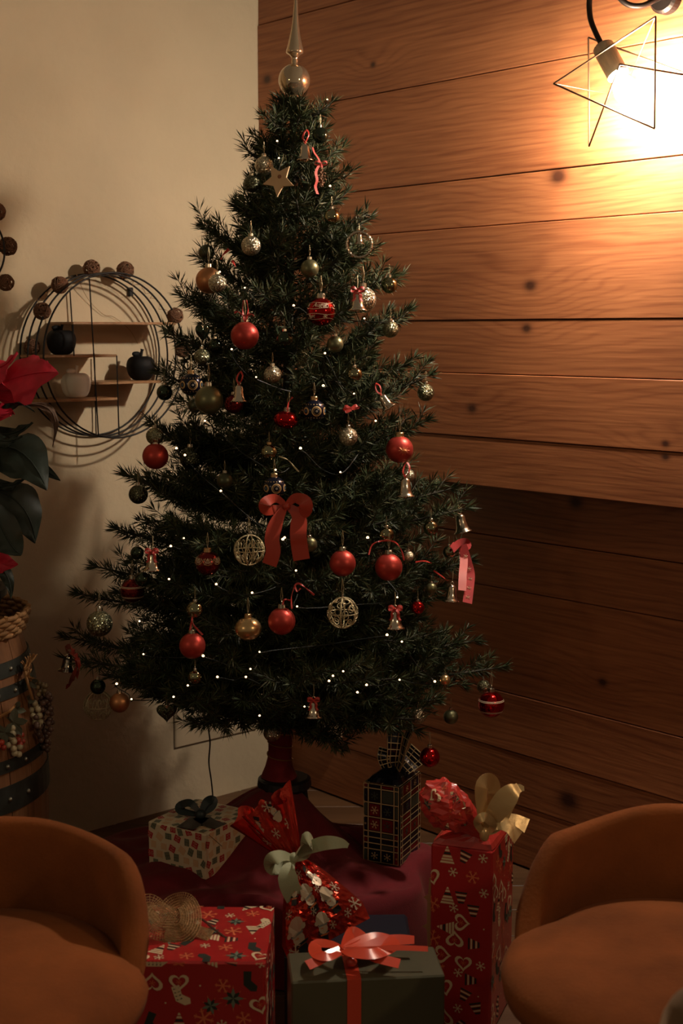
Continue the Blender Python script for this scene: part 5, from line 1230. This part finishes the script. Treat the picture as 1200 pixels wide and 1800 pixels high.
hub1, hub2 = Pp(-28, 690), Pp(-45, 900)
leaf(Pp(-15,682), Pp(101,654,-.06), .055, leaf_r, bend=(0,0,.01), facing=(.1,-.8,.55), nm='red_bract', notch=.2)
leaf(Pp(-25,660,.03), Pp(84,634,.03), .030, leaf_r, facing=(.1,-.7,.7), nm='red_bract')
leaf(Pp(-30,640), Pp(30,618,-.02), .035, leaf_r, facing=(.1,-.6,.8), nm='red_bract'); leaf(Pp(-25,700), Pp(16,728,-.1), .035, leaf_r, facing=(.3,-.9,.3), nm='red_bract')
for k in range(5): a = 2.0+k*.8; leaf(hub1, hub1+Vector((math.cos(a)*.15, math.sin(a)*.15, .03)), .045, leaf_r, facing=(0,0,1), nm='red_bract')
leaf(Pp(-25,955), Pp(31,991,-.03), .022, leaf_r, facing=(.3,-.9,.2), nm='red_bract')
leaf(Pp(-30,745), Pp(60,722,-.03), .014, leaf_g, bend=(0,0,.03), facing=(0,-.5,.85)); leaf(Pp(-30,752), Pp(56,742,-.06), .018, leaf_g, facing=(.1,-.9,.4)); leaf(Pp(-30,750,-.05), Pp(38,766,-.08), .012, leaf_g)
leaf(Pp(-20,790), Pp(82,860,-.08), .058, leaf_g, bend=(.01,0,.035), facing=(.25,-.85,.45)); leaf(Pp(20,812,.05), Pp(106,844,.04), .018, leaf_g, bend=(0,0,.01)); leaf(Pp(-20,836), Pp(46,838,-.02), .010, leaf_g)
leaf(Pp(-15,860), Pp(62,955,.02), .050, leaf_g, bend=(.02,0,.02), facing=(.35,-.85,.3)); leaf(Pp(-15,880,-.05), Pp(37,976,-.08), .036, leaf_g, facing=(.3,-.9,.2)); leaf(Pp(-20,985), Pp(19,1053,-.02), .014, leaf_g, bend=(.015,0,.01)); leaf(Pp(-40,930), Pp(10,935,-.06), .04, leaf_g)
dryl = mat('dry_leaf', (.10,.055,.03), .7); leaf(Pp(40,712), Pp(93,785,.02), .010, dryl, bend=(.03,0,.03), facing=(.3,-.9,.2))
for k in range(6): a = 1.6+k*.7; leaf(hub2+Vector((0,0,k*.035)), hub2+Vector((math.cos(a)*.17, math.sin(a)*.15, -.03+k*.03)), .045, leaf_g, facing=(0,0,1))
MB().add(*tube(smooth_path([BK+Vector((-.02,0,.07)), hub2+Vector((0,.05,-.08)), hub2, hub1], 6), [.007]*19, 8)).build('stem', stemm, pl, smooth=True, world=True) if False else None
sp = smooth_path([BK+Vector((-.02,0,.07)), hub2+Vector((0,.05,-.08)), hub2, hub1], 6); MB().add(*tube(sp, .006, 8)).build('stem', stemm, pl, smooth=True, world=True)
for (x, y) in ((-20,790),(-15,860),(-20,985),(-30,750)): MB().add(*tube([hub2.lerp(hub1, max(0, min(1, (900-y)/210.0))), Pp(x,y)], .003, 6)).build('stem', stemm, pl, smooth=True, world=True)
# ------------------------------------------------------------------ artificial grapes hung on the barrel
GR = mk('grape', *[x for x in sphere(10, 7)], mat('grape_base', (.3,.3,.3), .3), True)
def grape_mesh(m): return MB().add(*sphere(12, 8)).mesh('grape', m, True)
gw1 = grape_mesh(mat('grape_white', (.52,.45,.28), .35, objrand=.12)); gw2 = grape_mesh(mat('grape_brown', (.115,.066,.048), .22, objrand=.3)); gw3 = grape_mesh(mat('berry_red', (.42,.055,.03), .25, objrand=.25)); gw4 = grape_mesh(mat('grape_olive', (.22,.16,.08), .3, objrand=.2))
vl = mat('vine_leaf_grey', (.11,.115,.075), .8, noise=.2, nscale=40); rf = mat('raffia', (.34,.17,.06), .85, noise=.2, nscale=60)
GY = BY-.02
def gat(px, py, d=0.0):
    q = at(px, py, BY-.05)
    for _ in range(4):
        r = brad(max(0, min(BH, q.z)))+.007; dx = q.x-BC.x
        Ys = BC.y-math.sqrt(r*r-dx*dx)-.004 if abs(dx) < r else GY
        q = at(px, py, min(GY, Ys)-d*.5)
    return q
def bunch(label, pts, me, r, twig, leaves=()):
    c = gat(*pts[0][:2]); t = thing('grape_bunch', label, 'grapes', c, group='artificial grapes on the barrel')
    for p in pts:
        q = gat(p[0], p[1], p[2] if len(p) > 2 else 0); o = link('grape', me, t, loc=q-c); o.scale = (r*random.uniform(.93,1.06),)*3; o.rotation_euler = (p[0], p[1], 0)
    MB().add(*tube(smooth_path([gat(x, y) for x, y in twig], 5), .003, 6)).build('stalk', rf, t, smooth=True, world=True)
    for (x, y, s, a) in leaves:
        c2 = gat(x, y, .05); V = [c2]; n = 20
        for k in range(n): an = 2*PI*k/n; q = s*(.72+.28*math.cos(5*an)); V.append(c2+Vector((math.cos(an+a)*q, -.006*math.cos(3*an)-.004, math.sin(an+a)*q)))
        V2 = [v+Vector((0,.0012,0)) for v in V]; F = [(0, 1+k, 1+(k+1) % n) for k in range(n)]; m_ = len(V)
        MB().add(V+V2, F+[tuple(x_+m_ for x_ in f)[::-1] for f in F]+[(1+k, 1+(k+1) % n, m_+1+(k+1) % n, m_+1+k) for k in range(n)]).build('leaf', vl, t, world=True)
bunch('pale white grape bunch on the right side of the barrel', [(61,1236,.04),(55,1248,.045),(67,1247,.045),(58,1258,.055),(69,1258,.05),(61,1270,.05),(71,1269,.045),(64,1242,.03),(60,1263,.035),(66,1275,.03),(53,1256,.03)], gw1, .0072, [(58,1230),(50,1205),(44,1180)], [(54,1198,.020,.3),(48,1232,.018,1.2)])
bp_ = []
rr2 = random.Random(5)
for i in range(58):
    u = i/57; y = 1220+u*98; w = 5+15*math.sin(PI*min(1, .25+u*.72)); bp_.append((82-4*math.sin(u*3)+rr2.uniform(-w,w)*(.55 if u > .85 else .75)*(.7 if u < .3 else 1), y, rr2.uniform(-.015,.03)))
bunch('long brown-purple grape bunch hanging free beside the barrel', bp_, gw2, .0068, [(80,1225),(70,1200),(50,1190)])
bunch('small olive-brown grape bunch at the top of the garland', [(66+rr2.uniform(-8,18), 1203+rr2.uniform(-6,18), rr2.uniform(0,.03)) for _ in range(16)], gw4, .0058, [(62,1205),(52,1192),(46,1170)])
bunch('white grapes lying on the barrel front beside red berries', [(22,1290,.05),(24,1303,.055),(24,1316,.05),(35,1313,.045),(33,1326,.045),(14,1310,.05),(22,1280,.04),(26,1324,.03),(20,1297,.03)], gw1, .0075, [(24,1284),(28,1255),(34,1235),(36,1222)], [(24,1270,.034,.2),(27,1246,.024,1.0),(9,1288,.026,2.2)])
bunch('red berry cluster among the grapes on the barrel', [(33,1288,.05),(38,1292,.05),(37,1275,.045),(32,1301,.045),(40,1303,.045),(34,1266,.04),(38,1262,.035),(3,1305,.05),(-3,1312,.05),(6,1314,.045),(42,1284,.035),(35,1308,.03)], gw3, .0065, [(36,1268),(36,1245),(30,1225)])
twg = thing('raffia_twist', 'raffia and dried twigs twisted at the top of the grape garland', 'garland', at(46,1195,GY))
for k in range(14):
    a = rr2.uniform(-.9,.5); p0 = gat(45+rr2.uniform(-3,3), 1192-rr2.uniform(0,20)); p1 = p0+Vector((math.sin(a+.3)*.035, rr2.uniform(-.02,.02), math.cos(a)*rr2.uniform(.01,.04))); MB().add(*tube([p0, (p0+p1)/2+Vector((.004,0,.003)), p1], [.0022,.002,.0014], 5)).build('twig', rf, twg, world=True)
MB().add(*tube(smooth_path([gat(60,1150), gat(50,1165), gat(46,1185), gat(48,1200)], 5), .003, 6)).build('twig', rf, twg, world=True)
MB().add(*tube(smooth_path([gat(-5,1262,.02), gat(10,1254,.02), gat(22,1246,.02), gat(32,1228,.02), gat(36,1222,.02)], 5), .0035, 6)).build('raffia_cord', rf, twg, world=True)
